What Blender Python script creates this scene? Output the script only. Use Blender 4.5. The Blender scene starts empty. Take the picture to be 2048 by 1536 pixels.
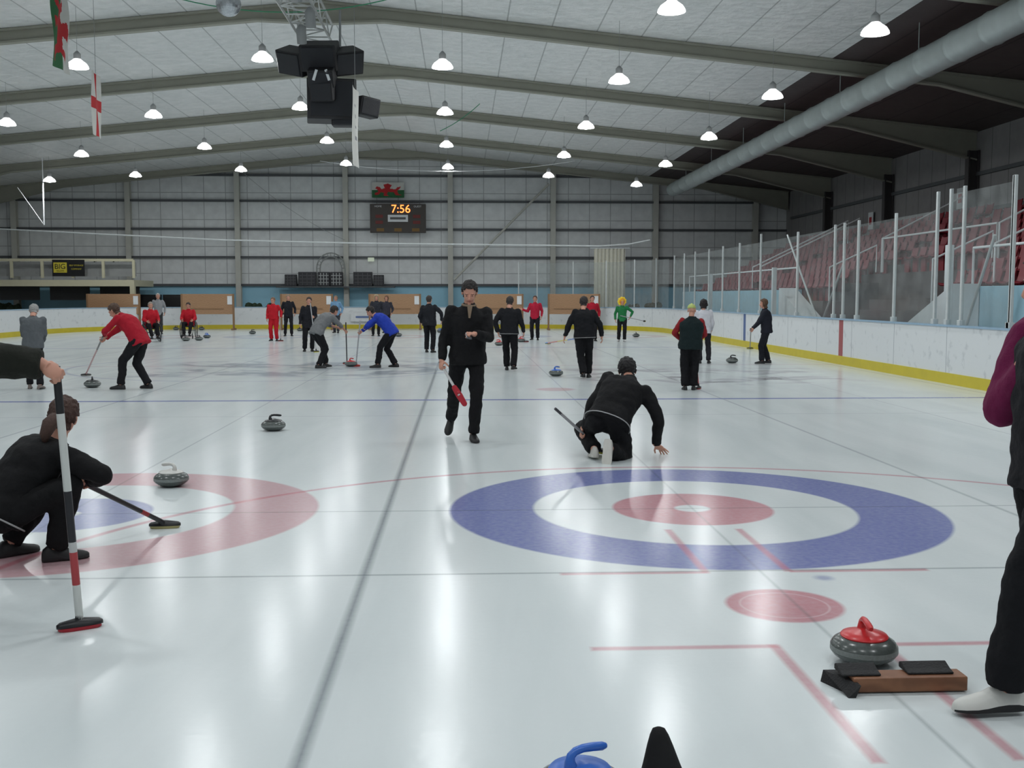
import bpy, bmesh, math, random
from mathutils import Vector, Matrix, noise, Euler
random.seed(4)
S=bpy.context.scene; COL=S.collection
S.view_settings.view_transform='Standard'
V=Vector
# ---------------------------------------------------------------- camera
F=2142.0; H=1.6
TH=math.atan((768-592)/F); PS=math.atan((1024-925)/F)
cam=bpy.data.cameras.new('camera'); cam.sensor_width=36; cam.lens=36*F/2048; cam.clip_end=200
co=bpy.data.objects.new('camera',cam); COL.objects.link(co)
co.location=(0,0,H); co.rotation_euler=(math.pi/2-TH,0,-PS); S.camera=co
FW=V((math.sin(PS)*math.cos(TH),math.cos(PS)*math.cos(TH),-math.sin(TH)))
RT=V((math.cos(PS),-math.sin(PS),0)); UP=V((math.sin(PS)*math.sin(TH),math.cos(PS)*math.sin(TH),math.cos(TH)))
def ray(px,py): return FW+RT*((px-1024)/F)+UP*((768-py)/F)
def G(px,py,z=0.0):
    d=ray(px,py); return V((0,0,H))+d*((z-H)/d.z)
def P(px,py,y):
    d=ray(px,py); return V((0,0,H))+d*(y/d.y)
# ---------------------------------------------------------------- materials
MC={}
def mat(name,col,rough=.6,metal=0.,var=.12,scale=6,emit=0,bump=0.0,bscale=30,spec=.5):
    if name in MC: return MC[name]
    m=bpy.data.materials.new(name); m.use_nodes=True; nt=m.node_tree; b=nt.nodes['Principled BSDF']
    tc=nt.nodes.new('ShaderNodeTexCoord'); n=nt.nodes.new('ShaderNodeTexNoise'); n.inputs['Scale'].default_value=scale; n.inputs['Detail'].default_value=3
    nt.links.new(tc.outputs['Object'],n.inputs['Vector'])
    mx=nt.nodes.new('ShaderNodeMix'); mx.data_type='RGBA'
    c=list(col)+[1]
    mx.inputs[6].default_value=[x*(1-var) for x in col]+[1]; mx.inputs[7].default_value=[min(1,x*(1+var)) for x in col]+[1]
    nt.links.new(n.outputs['Fac'],mx.inputs[0]); nt.links.new(mx.outputs[2],b.inputs['Base Color'])
    b.inputs['Roughness'].default_value=rough; b.inputs['Metallic'].default_value=metal
    b.inputs['Specular IOR Level'].default_value=spec
    if emit: b.inputs['Emission Color'].default_value=c; b.inputs['Emission Strength'].default_value=emit
    if bump:
        n2=nt.nodes.new('ShaderNodeTexNoise'); n2.inputs['Scale'].default_value=bscale
        nt.links.new(tc.outputs['Object'],n2.inputs['Vector'])
        bp=nt.nodes.new('ShaderNodeBump'); bp.inputs['Strength'].default_value=bump; bp.inputs['Distance'].default_value=.02
        nt.links.new(n2.outputs['Fac'],bp.inputs['Height']); nt.links.new(bp.outputs['Normal'],b.inputs['Normal'])
    MC[name]=m; return m
def srgb(r,g,b):
    f=lambda c:(c/255/12.92) if c/255<=.04045 else ((c/255+.055)/1.055)**2.4
    return (f(r),f(g),f(b))
# ---------------------------------------------------------------- geometry helper
class Geo:
    def __init__(s): s.v=[];s.f=[];s.m=[]
    def add(s,vs,fs,mi=0):
        o=len(s.v); s.v+= [V(v) for v in vs]; s.f+=[[i+o for i in f] for f in fs]; s.m+= (mi if isinstance(mi,list) else [mi]*len(fs)); return s
    def box(s,c,d,R=None,mi=0):
        c=V(c); vs=[]
        for x in(-.5,.5):
            for y in(-.5,.5):
                for z in(-.5,.5):
                    p=V((x*d[0],y*d[1],z*d[2])); p=R@p if R else p; vs.append(c+p)
        return s.add(vs,[(0,1,3,2),(4,6,7,5),(0,4,5,1),(2,3,7,6),(0,2,6,4),(1,5,7,3)],mi)
    def loft(s,rings,mi=0,caps=True,closed=False):
        n=len(rings[0]); vs=[p for r in rings for p in r]; fs=[]
        R=len(rings)
        for i in range(R if closed else R-1):
            j=(i+1)%R
            for k in range(n): fs.append((i*n+k,i*n+(k+1)%n,j*n+(k+1)%n,j*n+k))
        if caps and not closed: fs.append(tuple(range(n))[::-1]); fs.append(tuple((R-1)*n+k for k in range(n)))
        return s.add(vs,fs,mi)
    def tube(s,pts,r,n=10,mi=0,closed=False):
        pts=[V(p) for p in pts]; rings=[]; N=len(pts)
        rr=r if isinstance(r,(list,tuple)) else [r]*N
        u=None
        for i,p in enumerate(pts):
            a=pts[(i-1)%N] if (i>0 or closed) else p; b=pts[(i+1)%N] if (i<N-1 or closed) else p
            t=(b-a).normalized()
            if u is None: u=t.orthogonal().normalized()
            u=(u-t*u.dot(t)).normalized(); w=t.cross(u)
            rings.append([p+(u*math.cos(2*math.pi*k/n)+w*math.sin(2*math.pi*k/n))*rr[i] for k in range(n)])
        return s.loft(rings,mi,not closed,closed)
    def cyl(s,a,b,ra,rb=None,n=14,mi=0):
        return s.tube([a,b],[ra,ra if rb is None else rb],n,mi)
    def sph(s,c,r,R=None,seg=14,ring=9,mi=0):
        c=V(c); r=(r,r,r) if not isinstance(r,(tuple,list)) else r
        T=lambda p:c+((R@p) if R else p)
        vs=[T(V((0,0,-r[2])))]; 
        for i in range(1,ring):
            a=-math.pi/2+math.pi*i/ring
            for k in range(seg):
                b=2*math.pi*k/seg; vs.append(T(V((r[0]*math.cos(a)*math.cos(b),r[1]*math.cos(a)*math.sin(b),r[2]*math.sin(a)))))
        vs.append(T(V((0,0,r[2])))); fs=[]
        for k in range(seg):
            fs.append((0,1+(k+1)%seg,1+k))
            for i in range(ring-2):
                A=1+i*seg; fs.append((A+k,A+(k+1)%seg,A+seg+(k+1)%seg,A+seg+k))
            A=1+(ring-2)*seg; fs.append((A+k,A+(k+1)%seg,len(vs)-1))
        return s.add(vs,fs,mi)
    def caps(s,a,b,ra,rb,n=14):
        s.cyl(a,b,ra,rb,n); s.sph(a,ra); s.sph(b,rb); return s
    def lathe(s,prof,c=(0,0,0),n=28,mi=0,caps=True):
        c=V(c); rings=[[c+V((max(r,.0005)*math.cos(2*math.pi*k/n),max(r,.0005)*math.sin(2*math.pi*k/n),z)) for k in range(n)] for r,z in prof]
        o=len(s.m); s.loft(rings,0,caps)
        if isinstance(mi,list):
            for i in range(len(prof)-1):
                for k in range(n): s.m[o+i*n+k]=mi[i]
            s.m[-2:]= [mi[0],mi[-1]] if caps else s.m[-2:]
        else:
            for i in range(o,len(s.m)): s.m[i]=mi
        return s
    def mesh(s,name,mats,smooth=True,ang=35,recalc=True):
        me=bpy.data.meshes.new(name); me.from_pydata([tuple(v) for v in s.v],[],s.f)
        for m in mats: me.materials.append(m)
        me.polygons.foreach_set('material_index',s.m)
        if recalc:
            bm=bmesh.new(); bm.from_mesh(me); bmesh.ops.recalc_face_normals(bm,faces=bm.faces); bm.to_mesh(me); bm.free()
        if smooth:
            me.polygons.foreach_set('use_smooth',[True]*len(me.polygons))
            if ang: me.set_sharp_from_angle(angle=math.radians(ang))
        me.update(); return me
def link(name,me,parent=None,loc=None,rot=None,bevel=0):
    o=bpy.data.objects.new(name,me); COL.objects.link(o)
    if loc is not None: o.location=loc
    if rot is not None: o.rotation_euler=rot
    if parent is not None: o.parent=parent
    if bevel:
        b=o.modifiers.new('bevel','BEVEL'); b.width=bevel; b.segments=2; b.limit_method='ANGLE'
    return o
def top(o,label,cat,group=None):
    o['label']=label; o['category']=cat
    if group: o['group']=group
    return o
def struct(name,geo,mats,smooth=False):
    o=link(name,geo.mesh(name,mats,smooth,30)); o['kind']='structure'; return o
def empty(name,loc,rz=0):
    o=bpy.data.objects.new(name,None); o.empty_display_size=.2; COL.objects.link(o); o.location=loc; o.rotation_euler=(0,0,rz); return o
def dup(o,parent=None):
    c=o.copy(); COL.objects.link(c); 
    if parent is not None: c.parent=parent
    return c
def dup_tree(root,loc,rz=None):
    c=dup(root); c.location=loc
    if rz is not None: c.rotation_euler=(0,0,rz)
    for ch in list(root.children):
        cc=dup(ch,c)
        for g in list(ch.children): dup(g,cc)
    return c
def text(txt,size,m,parent,loc,rot=(math.pi/2,0,0),depth=.003,name='lettering'):
    cu=bpy.data.curves.new('t','FONT'); cu.body=txt; cu.size=size; cu.extrude=depth; cu.align_x='CENTER'; cu.align_y='CENTER'
    t=bpy.data.objects.new('t',cu); COL.objects.link(t); dg=bpy.context.evaluated_depsgraph_get()
    me=bpy.data.meshes.new_from_object(t.evaluated_get(dg)); bpy.data.objects.remove(t); me.materials.clear(); me.materials.append(m)
    return link(name,me,parent,loc,rot)

# ================================================================= ICE
def ice_material(y0,y1):
    m=bpy.data.materials.new('ice'); m.use_nodes=True; nt=m.node_tree; L=nt.links; b=nt.nodes['Principled BSDF']
    tc=nt.nodes.new('ShaderNodeTexCoord'); sx=nt.nodes.new('ShaderNodeSeparateXYZ'); L.new(tc.outputs['Object'],sx.inputs[0])
    X,Y=sx.outputs[0],sx.outputs[1]
    def M(op,a,b2=None,c=None,clamp=False):
        n=nt.nodes.new('ShaderNodeMath'); n.operation=op; n.use_clamp=clamp
        for i,q in enumerate((a,b2,c)):
            if q is None: continue
            if isinstance(q,(int,float)): n.inputs[i].default_value=q
            else: L.new(q,n.inputs[i])
        return n.outputs[0]
    def band(v,c,hw,s=.02):
        d=M('ABSOLUTE',M('SUBTRACT',v,c)); return M('MULTIPLY_ADD',d,-1/s,hw/s+.5,True)
    def boxm(x0,x1,ya,yb,s=.025):
        return M('MINIMUM',band(X,(x0+x1)/2,(x1-x0)/2,s),band(Y,(ya+yb)/2,(yb-ya)/2,s))
    def dist(cx,cy):
        a=M('SUBTRACT',X,cx); c=M('SUBTRACT',Y,cy)
        return M('SQRT',M('ADD',M('MULTIPLY',a,a),M('MULTIPLY',c,c)))
    def ringm(d,r0,r1,s=.03):
        return band(d,(r0+r1)/2,(r1-r0)/2,s)
    def noi(scale,det=4,dist_=0,vec=None):
        n=nt.nodes.new('ShaderNodeTexNoise'); n.inputs['Scale'].default_value=scale; n.inputs['Detail'].default_value=det; n.inputs['Distortion'].default_value=dist_; L.new(vec or tc.outputs['Object'],n.inputs['Vector']); return n.outputs['Fac']
    mp=nt.nodes.new('ShaderNodeMapping'); mp.inputs['Scale'].default_value=(1.6,.28,1); L.new(tc.outputs['Object'],mp.inputs['Vector'])
    n1=noi(1.1,5,.4,mp.outputs[0]); n2=noi(25,3)
    cr=nt.nodes.new('ShaderNodeValToRGB'); L.new(n1,cr.inputs[0])
    cr.color_ramp.elements[0].position=.3; cr.color_ramp.elements[0].color=(.595,.65,.66,1); cr.color_ramp.elements[1].position=.65; cr.color_ramp.elements[1].color=(.68,.728,.735,1)
    cur=[cr.outputs[0]]
    pebb=M('MULTIPLY_ADD',n2,.3,.8,True)
    hit=lambda a,b_: b_>=y0 and a<=y1
    def paint(mask,col,al):
        x=nt.nodes.new('ShaderNodeMix'); x.data_type='RGBA'
        f=M('MULTIPLY',M('MULTIPLY',mask,al),pebb); L.new(f,x.inputs[0]); L.new(cur[0],x.inputs[6]); x.inputs[7].default_value=list(col)+[1]; cur[0]=x.outputs[2]
    RED=srgb(182,88,104); BLUE=srgb(82,92,164); DK=srgb(78,92,100)
    TY=7.92
    if hit(TY-1.9,TY+1.9):
        dr=dist(1.73,TY); dl=dist(-2.92,TY)
        paint(ringm(dr,1.2,1.83),BLUE,.85); paint(ringm(dr,.13,.6),RED,.76)
        paint(ringm(dl,1.2,1.83),RED,.6); paint(ringm(dl,.1,.61),BLUE,.72)
    if hit(40.7,44.5):
        for cx in(-12.2,-7.55,-2.9,1.73,6.35):
            d=dist(cx,42.6); paint(ringm(d,1.2,1.83,.1),BLUE if cx in(1.73,-7.55) else RED,.3); paint(ringm(d,0,.6,.1),RED if cx in(1.73,-7.55) else BLUE,.3)
    if hit(.8,9.95):
        ds=dist(1.665,5.38)
        paint(ringm(ds,4.47,4.53,.03),RED,.6)
        if hit(3,6): paint(ringm(ds,-1,.30),RED,.76); paint(ringm(ds,.22,.232,.01),(.8,.75,.75),.3)
    for q in((.56,1.42,6.03,6.08),(1.38,1.43,6.05,7.2),(1.87,1.92,6.05,7.2),(1.9,2.72,6.03,6.08),(.58,1.44,4.71,4.76),(1.40,1.45,3.5,4.75),(1.96,2.6,4.71,4.76),(1.9,1.95,3.5,4.75)):
        if hit(q[2],q[3]): paint(boxm(*q),RED,.6)
    if hit(3,6.1):
        paint(ringm(dist(-2.55,3.82),-1,.075,.08),RED,.5); paint(ringm(dist(2.05,5.9),-1,.05,.05),BLUE,.5); paint(ringm(dist(-1.85,5.0),-1,.05,.06),DK,.3)
    for x in(-.57,): paint(band(X,x,.02,.045),DK,.72)
    if y1>12:
        for x in(-5.22,-9.87,4.05,8.6): paint(band(X,x,.015,.03),DK,.4)
    else:
        for x in(-5.22,4.05): paint(band(X,x,.015,.03),DK,.4)
    for x in(1.73,-2.92)+((-7.55,6.35) if y1>12 else ()): paint(band(X,x,.008,.02),DK,.4)
    for y,a in((TY,.45),(TY-1.84,.55),(14.32,.35),(36.2,.35),(44.4,.4)): 
        if hit(y,y): paint(band(Y,y,.012,.025),DK,a)
    for y,w_,c,a in((16.5,.085,srgb(85,98,168),.85),(24.7,.12,RED,.15),(33.3,.12,BLUE,.4)):
        if hit(y,y): paint(band(Y,y,w_,.05),c,a)
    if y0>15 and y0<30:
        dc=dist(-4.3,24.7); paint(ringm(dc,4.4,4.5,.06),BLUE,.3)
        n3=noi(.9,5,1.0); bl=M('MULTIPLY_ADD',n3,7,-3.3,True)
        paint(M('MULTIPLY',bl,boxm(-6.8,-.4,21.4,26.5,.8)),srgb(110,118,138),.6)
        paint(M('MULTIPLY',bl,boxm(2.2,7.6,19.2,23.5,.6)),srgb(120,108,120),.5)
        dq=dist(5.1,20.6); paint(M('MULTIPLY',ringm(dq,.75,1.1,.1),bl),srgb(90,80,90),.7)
        paint(ringm(dist(1.6,18.3),-1,.32,.1),RED,.45)
    L.new(cur[0],b.inputs['Base Color'])
    b.inputs['Roughness'].default_value=.19; b.inputs['IOR'].default_value=1.31; b.inputs['Specular IOR Level'].default_value=.5
    bp=nt.nodes.new('ShaderNodeBump'); bp.inputs['Strength'].default_value=.1; bp.inputs['Distance'].default_value=.004
    L.new(noi(22,1),bp.inputs['Height']); L.new(bp.outputs['Normal'],b.inputs['Normal'])
    return m
RX,LX,FY=8.85,-17.6,53.0; CR=7.0
def rink_path(off=0,y0=-5):
    pts=[(RX+off,y0),(RX+off,10),(RX+off,25),(RX+off,FY-CR)]
    n=12
    for i in range(1,n+1):
        a=math.pi/2*i/n; pts.append((RX-CR+(CR+off)*math.cos(a),FY-CR+(CR+off)*math.sin(a)))
    pts.append((LX+CR,FY+off))
    for i in range(1,n+1):
        a=math.pi/2+math.pi/2*i/n; pts.append((LX+CR+(CR+off)*math.cos(a),FY-CR+(CR+off)*math.sin(a)))
    pts.append((LX-off,y0)); return pts
g=Geo(); cuts=[-5,3.2,6.15,10,17.5,30,46]; im=[]
for i in range(len(cuts)-1):
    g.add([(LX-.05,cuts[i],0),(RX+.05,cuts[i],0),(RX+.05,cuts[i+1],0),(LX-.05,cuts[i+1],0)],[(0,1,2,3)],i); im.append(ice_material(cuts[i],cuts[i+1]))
pp=[p for p in rink_path(.05) if p[1]>=45.99]
g.add([(x,y,0) for x,y in pp],[tuple(range(len(pp)))],len(cuts)-2)
struct('floor',g,im)
m=mat('concrete',srgb(110,110,108),.8)
g=Geo(); g.add([(-24,-5,-.03),(17,-5,-.03),(17,56,-.03),(-24,56,-.03)],[(0,1,2,3)]); struct('floor_concrete',g,[m]).name='floor.001'

# ================================================================= SHELL
def panel_mat(name,c1,c2,sp,rough=.7,axis=0,seam=.03,bump=.3,sp2=None,nscale=2.5,amt=.75):
    m=bpy.data.materials.new(name); m.use_nodes=True; nt=m.node_tree; L=nt.links; b=nt.nodes['Principled BSDF']
    tc=nt.nodes.new('ShaderNodeTexCoord'); sx=nt.nodes.new('ShaderNodeSeparateXYZ'); L.new(tc.outputs['Object'],sx.inputs[0])
    def M(op,a,b2=None,clamp=False):
        n=nt.nodes.new('ShaderNodeMath'); n.operation=op; n.use_clamp=clamp
        for i,q in enumerate((a,b2)):
            if q is None: continue
            if isinstance(q,(int,float)): n.inputs[i].default_value=q
            else: L.new(q,n.inputs[i])
        return n.outputs[0]
    def seams(v,s): return M('LESS_THAN',M('FRACT',M('DIVIDE',v,s)),seam/s)
    msk=seams(sx.outputs[axis],sp)
    if sp2: msk=M('MAXIMUM',msk,seams(sx.outputs[sp2[0]],sp2[1]))
    n=nt.nodes.new('ShaderNodeTexNoise'); n.inputs['Scale'].default_value=nscale; n.inputs['Detail'].default_value=4; L.new(tc.outputs['Object'],n.inputs['Vector'])
    mx=nt.nodes.new('ShaderNodeMix'); mx.data_type='RGBA'; mx.inputs[6].default_value=[x*.8 for x in c1]+[1]; mx.inputs[7].default_value=[min(.92,x*1.15) for x in c1]+[1]; L.new(n.outputs['Fac'],mx.inputs[0])
    m2=nt.nodes.new('ShaderNodeMix'); m2.data_type='RGBA'; L.new(M('MULTIPLY',msk,amt),m2.inputs[0]); L.new(mx.outputs[2],m2.inputs[6]); m2.inputs[7].default_value=list(c2)+[1]
    L.new(m2.outputs[2],b.inputs['Base Color']); b.inputs['Roughness'].default_value=rough
    bp=nt.nodes.new('ShaderNodeBump'); bp.inputs['Strength'].default_value=bump; bp.inputs['Distance'].default_value=.08; L.new(n.outputs['Fac'],bp.inputs['Height']); L.new(bp.outputs['Normal'],b.inputs['Normal'])
    return m
RXR=-3.55
def bz(x): return 8.6-.1*abs(x-RXR)
def cz(x): return bz(x)+.45
ceil_l=panel_mat('ceiling_foil',srgb(232,237,236),srgb(130,134,134),1.15,.4,0,.035,.9,(1,7.0),3.0,.6)
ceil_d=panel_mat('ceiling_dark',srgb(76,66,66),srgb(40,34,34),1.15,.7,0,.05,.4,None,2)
g=Geo(); Y0,Y1=-5,56
def strip(x0,x1,mi): g.add([(x0,Y0,cz(x0)),(x1,Y0,cz(x1)),(x1,Y1,cz(x1)),(x0,Y1,cz(x0))],[(0,1,2,3)],mi)
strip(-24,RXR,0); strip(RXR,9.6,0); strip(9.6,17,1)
struct('ceiling',g,[ceil_l,ceil_d])
wallm=panel_mat('wall_cladding',srgb(228,231,232),srgb(160,162,164),1.1,.7,0,.04,.2,(2,1.37))
wallb=mat('wall_blue_paint',srgb(158,208,230),.7,var=.08,scale=1)
wallr=panel_mat('wall_side_cladding',srgb(145,143,143),srgb(90,88,90),1.1,.8,1,.04,.2)
g=Geo(); g.add([(-24,56,2.1),(17,56,2.1),(17,56,cz(17)),(RXR,56,cz(RXR)),(-24,56,cz(-24))],[(0,1,2,3,4)],0)
g.add([(-24,56,-.03),(17,56,-.03),(17,56,2.1),(-24,56,2.1)],[(0,1,2,3)],1); struct('wall_far',g,[wallm,wallb])
g=Geo(); g.add([(17,Y0,-.03),(17,Y1,-.03),(17,Y1,cz(17)),(17,Y0,cz(17))],[(0,1,2,3)]); struct('wall_right',g,[wallr])
g=Geo(); g.add([(-24,Y0,-.03),(-24,Y1,-.03),(-24,Y1,cz(-24)),(-24,Y0,cz(-24))],[(0,1,2,3)]); struct('wall_left',g,[wallm])
steel=mat('painted_steel',srgb(158,158,145),.6,var=.1,scale=2)
steelw=mat('column_steel',srgb(192,192,184),.6,var=.1,scale=2)
steeld=mat('dark_steel',srgb(70,68,68),.6,var=.1)
girtm=mat('girt_steel',srgb(88,91,94),.6)
tn=[0]
def trim(geo,mats):
    tn[0]+=1; return struct('trim_%d'%tn[0],geo,mats)
for i,py in enumerate((570,515,459,403,352)):
    z=P(925,py,55.8).z; g=Geo()
    xs=(-24,17)
    if z>6.6: d=(cz(RXR)-z)/.1-1.2; xs=(max(-24,RXR-d),min(17,RXR+d))
    g.box(((xs[0]+xs[1])/2,55.9,z),(xs[1]-xs[0],.14,.11)); trim(g,[girtm])
for i,px in enumerate((30,258,476,692,901,1106,1311,1510)):
    x=P(px,500,55.7).x; g=Geo(); zt=cz(x)-.3
    g.box((x,55.62,zt/2),(.26,.05,zt)); g.box((x,55.9,zt/2),(.26,.05,zt)); g.box((x,55.76,zt/2),(.05,.25,zt))
    o=link('wall_column',g.mesh('wall_column',[steelw],False)); top(o,'tall painted steel column against the far cladding wall','column','columns of the far wall')
g=Geo(); a=P(1098,368,55.52); b=P(908,560,55.52); g.cyl(a,b,.06,n=8); o=link('diagonal_brace',g.mesh('b',[steelw])); top(o,'thin steel diagonal brace crossing the far wall','brace')
def rafter(y):
    g=Geo(); xs=[-23.9,-20,-8,RXR-1.6,RXR,RXR+1.6,8,12.5,16.9]; dp={-23.9:.6,16.9:.6,RXR:.22}
    for dz0,dz1,w in((.08,.13,.2),(.13,.42,.04),(.38,.44,.2)):
        rings=[]
        for x in xs:
            e=dp.get(x,0); lo=bz(x)+dz0-(e if dz0<.3 else 0); hi=bz(x)+dz1-(e if dz1<.15 else 0)
            rings.append([V((x,y-w/2,lo)),V((x,y+w/2,lo)),V((x,y+w/2,hi)),V((x,y-w/2,hi))])
        g.loft(rings)
    return g
for i,y in enumerate((14,21,28,35,42,49,55.4)):
    o=link('roof_beam',rafter(y).mesh('roof_beam',[steel],False)); top(o,'long pale green-grey steel roof rafter spanning the hall','roof beam','roof rafters')
for y in(21,28,35,42,49,):
    g=Geo(); zt=bz(16.8)-.2
    g.box((16.63,y,zt/2),(.05,.26,zt)); g.box((16.95,y,zt/2),(.05,.26,zt)); g.box((16.79,y,zt/2),(.3,.05,zt))
    o=link('wall_column',g.mesh('wall_column',[steeld],False)); top(o,'dark steel column against the side wall above the seats','column','columns of the side wall')
for z in(3.2,4.4,5.6):
    g=Geo(); g.box((16.95,25,z),(.1,60,.12)); trim(g,[girtm])
# ================================================================= DUCT
g=Geo(); dm=mat('galvanised_metal',srgb(185,194,193),.42,.3,var=.15,scale=3)
dx,dz=10.2,6.72
pts=[];rr=[]
y=10
while y<51:
    pts+= [(dx,y,dz),(dx,y+.05,dz),(dx,y+.1,dz),(dx,y+1.45,dz)]; rr+=[.32,.34,.32,.32]; y+=1.5
g.tube(pts,rr,20); d=link('air_duct',g.mesh('duct',[dm],True,60)); top(d,'long round galvanised air duct hung under the roof','air duct')
for y in range(14,51,5):
    g=Geo(); g.cyl((dx,y,dz+.3),(dx,y,cz(dx)),.012,n=6)
    link('hanger_rod',g.mesh('h',[dm]),d)
# ================================================================= BOARDS
def board_mat():
    m=bpy.data.materials.new('barrier_white'); m.use_nodes=True; nt=m.node_tree; L=nt.links; b=nt.nodes['Principled BSDF']
    tc=nt.nodes.new('ShaderNodeTexCoord'); sx=nt.nodes.new('ShaderNodeSeparateXYZ'); L.new(tc.outputs['Object'],sx.inputs[0])
    n=nt.nodes.new('ShaderNodeTexNoise'); n.inputs['Scale'].default_value=5; n.inputs['Detail'].default_value=7; L.new(tc.outputs['Object'],n.inputs['Vector'])
    cr=nt.nodes.new('ShaderNodeValToRGB'); cr.color_ramp.elements[0].position=.28; cr.color_ramp.elements[0].color=(.57,.60,.62,1); cr.color_ramp.elements[1].position=.42; cr.color_ramp.elements[1].color=(.74,.77,.785,1); L.new(n.outputs['Fac'],cr.inputs[0])
    cur=cr.outputs[0]
    def M(op,a,b2):
        q=nt.nodes.new('ShaderNodeMath'); q.operation=op
        for i,k in enumerate((a,b2)):
            if isinstance(k,(int,float)): q.inputs[i].default_value=k
            else: L.new(k,q.inputs[i])
        return q.outputs[0]
    near=M('GREATER_THAN',sx.outputs[0],8.0)
    for y,c in((24.7,srgb(165,85,88)),(33.3,srgb(80,105,155))):
        msk=M('MULTIPLY',M('LESS_THAN',M('ABSOLUTE',M('SUBTRACT',sx.outputs[1],y),0),.14),near)
        x=nt.nodes.new('ShaderNodeMix'); x.data_type='RGBA'; L.new(msk,x.inputs[0]); L.new(cur,x.inputs[6]); x.inputs[7].default_value=list(c)+[1]; cur=x.outputs[2]
    sm=M('LESS_THAN',M('FRACT',M('DIVIDE',sx.outputs[1],2.4),0),.008)
    x=nt.nodes.new('ShaderNodeMix'); x.data_type='RGBA'; L.new(M('MULTIPLY',sm,near),x.inputs[0]); L.new(cur,x.inputs[6]); x.inputs[7].default_value=(.3,.33,.36,1); cur=x.outputs[2]
    L.new(cur,b.inputs['Base Color']); b.inputs['Roughness'].default_value=.4; return m
def sweep(offs_prof):
    rings=[]
    paths=[rink_path(o) for o,z in offs_prof]
    for i in range(len(paths[0])):
        rings.append([V((paths[k][i][0],paths[k][i][1],offs_prof[k][1])) for k in range(len(offs_prof))])
    return Geo().loft(rings)
bar=link('rink_barrier',sweep([(0,.2),(.1,.2),(.1,1.04),(0,1.04)]).mesh('b',[board_mat()],True,30)); top(bar,'white dasher boards with yellow kick strip around the ice','rink barrier')
link('kick_strip',sweep([(-.015,.0),(.1,.0),(.1,.2),(-.015,.2)]).mesh('k',[mat('kick_yellow',srgb(205,188,50),.45,var=.1,scale=4)],True,30),bar)
link('cap_rail',sweep([(-.02,1.04),(.12,1.04),(.12,1.075),(-.02,1.075)]).mesh('c',[mat('cap_blue',srgb(150,178,200),.4)],True,30),bar)
pur=mat('purple_print',srgb(110,50,120),.5); wht=mat('white_print',srgb(225,228,230),.5); redp=mat('red_print',srgb(180,40,50),.5); blup=mat('blue_print',srgb(110,130,175),.5)
blk=mat('black_plastic',srgb(22,22,24),.45); yel=mat('yellow_print',srgb(205,190,60),.5)
for px,mm in((160,pur),(730,blup),(1010,blup)):
    big=px<300
    p=P(px,634,50.2) if big else P(px,634,52.93)
    o=link('advertising_board',Geo().box((0,0,0),(2.0,.02,.8) if big else (1.4,.02,.45)).mesh('a',[wht],False),None,p); top(o,'white printed advert panel with %s print on the boards'%('purple' if big else 'pale blue'),'advertising board')
    if big:
        gg=Geo(); gg.cyl((0,-.025,.14),(0,-.0,.14),.19,n=24); link('round_logo',gg.mesh('l',[pur]),o)
        gg=Geo(); gg.cyl((0,-.035,.14),(0,-.0,.14),.11,n=24); link('logo_centre',gg.mesh('l',[mat('pink_print',srgb(205,150,200),.5)]),o)
        link('print_line',Geo().box((0,-.015,-.2),(1.3,.012,.1)).mesh('l',[pur],False),o)
    else: link('print_line',Geo().box((0,-.015,0),(.9,.012,.1)).mesh('l',[mm],False),o)
# ================================================================= GLASS + POSTS
gm=bpy.data.materials.new('barrier_glass'); gm.use_nodes=True; nt=gm.node_tree; nt.nodes.clear()
out=nt.nodes.new('ShaderNodeOutputMaterial'); tr=nt.nodes.new('ShaderNodeBsdfTransparent'); tr.inputs[0].default_value=(.9,.94,.94,1)
df=nt.nodes.new('ShaderNodeBsdfDiffuse'); df.inputs[0].default_value=(.5,.53,.53,1); gl=nt.nodes.new('ShaderNodeBsdfGlossy'); gl.inputs['Roughness'].default_value=.1; gl.inputs[0].default_value=(.9,.9,.9,1)
ms=nt.nodes.new('ShaderNodeMixShader'); ms2=nt.nodes.new('ShaderNodeMixShader'); tcg=nt.nodes.new('ShaderNodeTexCoord')
nz=nt.nodes.new('ShaderNodeTexNoise'); nz.inputs['Scale'].default_value=2.5; nt.links.new(tcg.outputs['Object'],nz.inputs['Vector']); mr=nt.nodes.new('ShaderNodeMath'); mr.operation='MULTIPLY'; mr.inputs[1].default_value=.38; nt.links.new(nz.outputs['Fac'],mr.inputs[0])
nt.links.new(mr.outputs[0],ms2.inputs[0]); nt.links.new(tr.outputs[0],ms2.inputs[1]); nt.links.new(df.outputs[0],ms2.inputs[2])
ms.inputs[0].default_value=.06; nt.links.new(ms2.outputs[0],ms.inputs[1]); nt.links.new(gl.outputs[0],ms.inputs[2]); nt.links.new(ms.outputs[0],out.inputs[0])
postm=mat('aluminium_post',srgb(200,206,206),.4,.1)
pxs=[2200,2042,1940,1912,1885,1800,1724,1695,1676,1600,1525,1482,1448,1420,1392,1370,1350]
ys=[8.93*F/(p-925) for p in pxs]; ys=[17.1]+ys[1:]
Hs=[]
for i,yy in enumerate(ys):
    h=3.55 if pxs[i]>1850 else (3.3 if pxs[i]>1560 or i>10 else 3.45)
    Hs.append(h)
    g=Geo(); g.box((0,0,(1.07+h)/2),(.05,.07,h-1.07)); g.box((0,0,1.12),(.1,.11,.1))
    link('glass_post',g.mesh('post',[postm],False),bar,(8.93,yy,0),bevel=.006)
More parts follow.
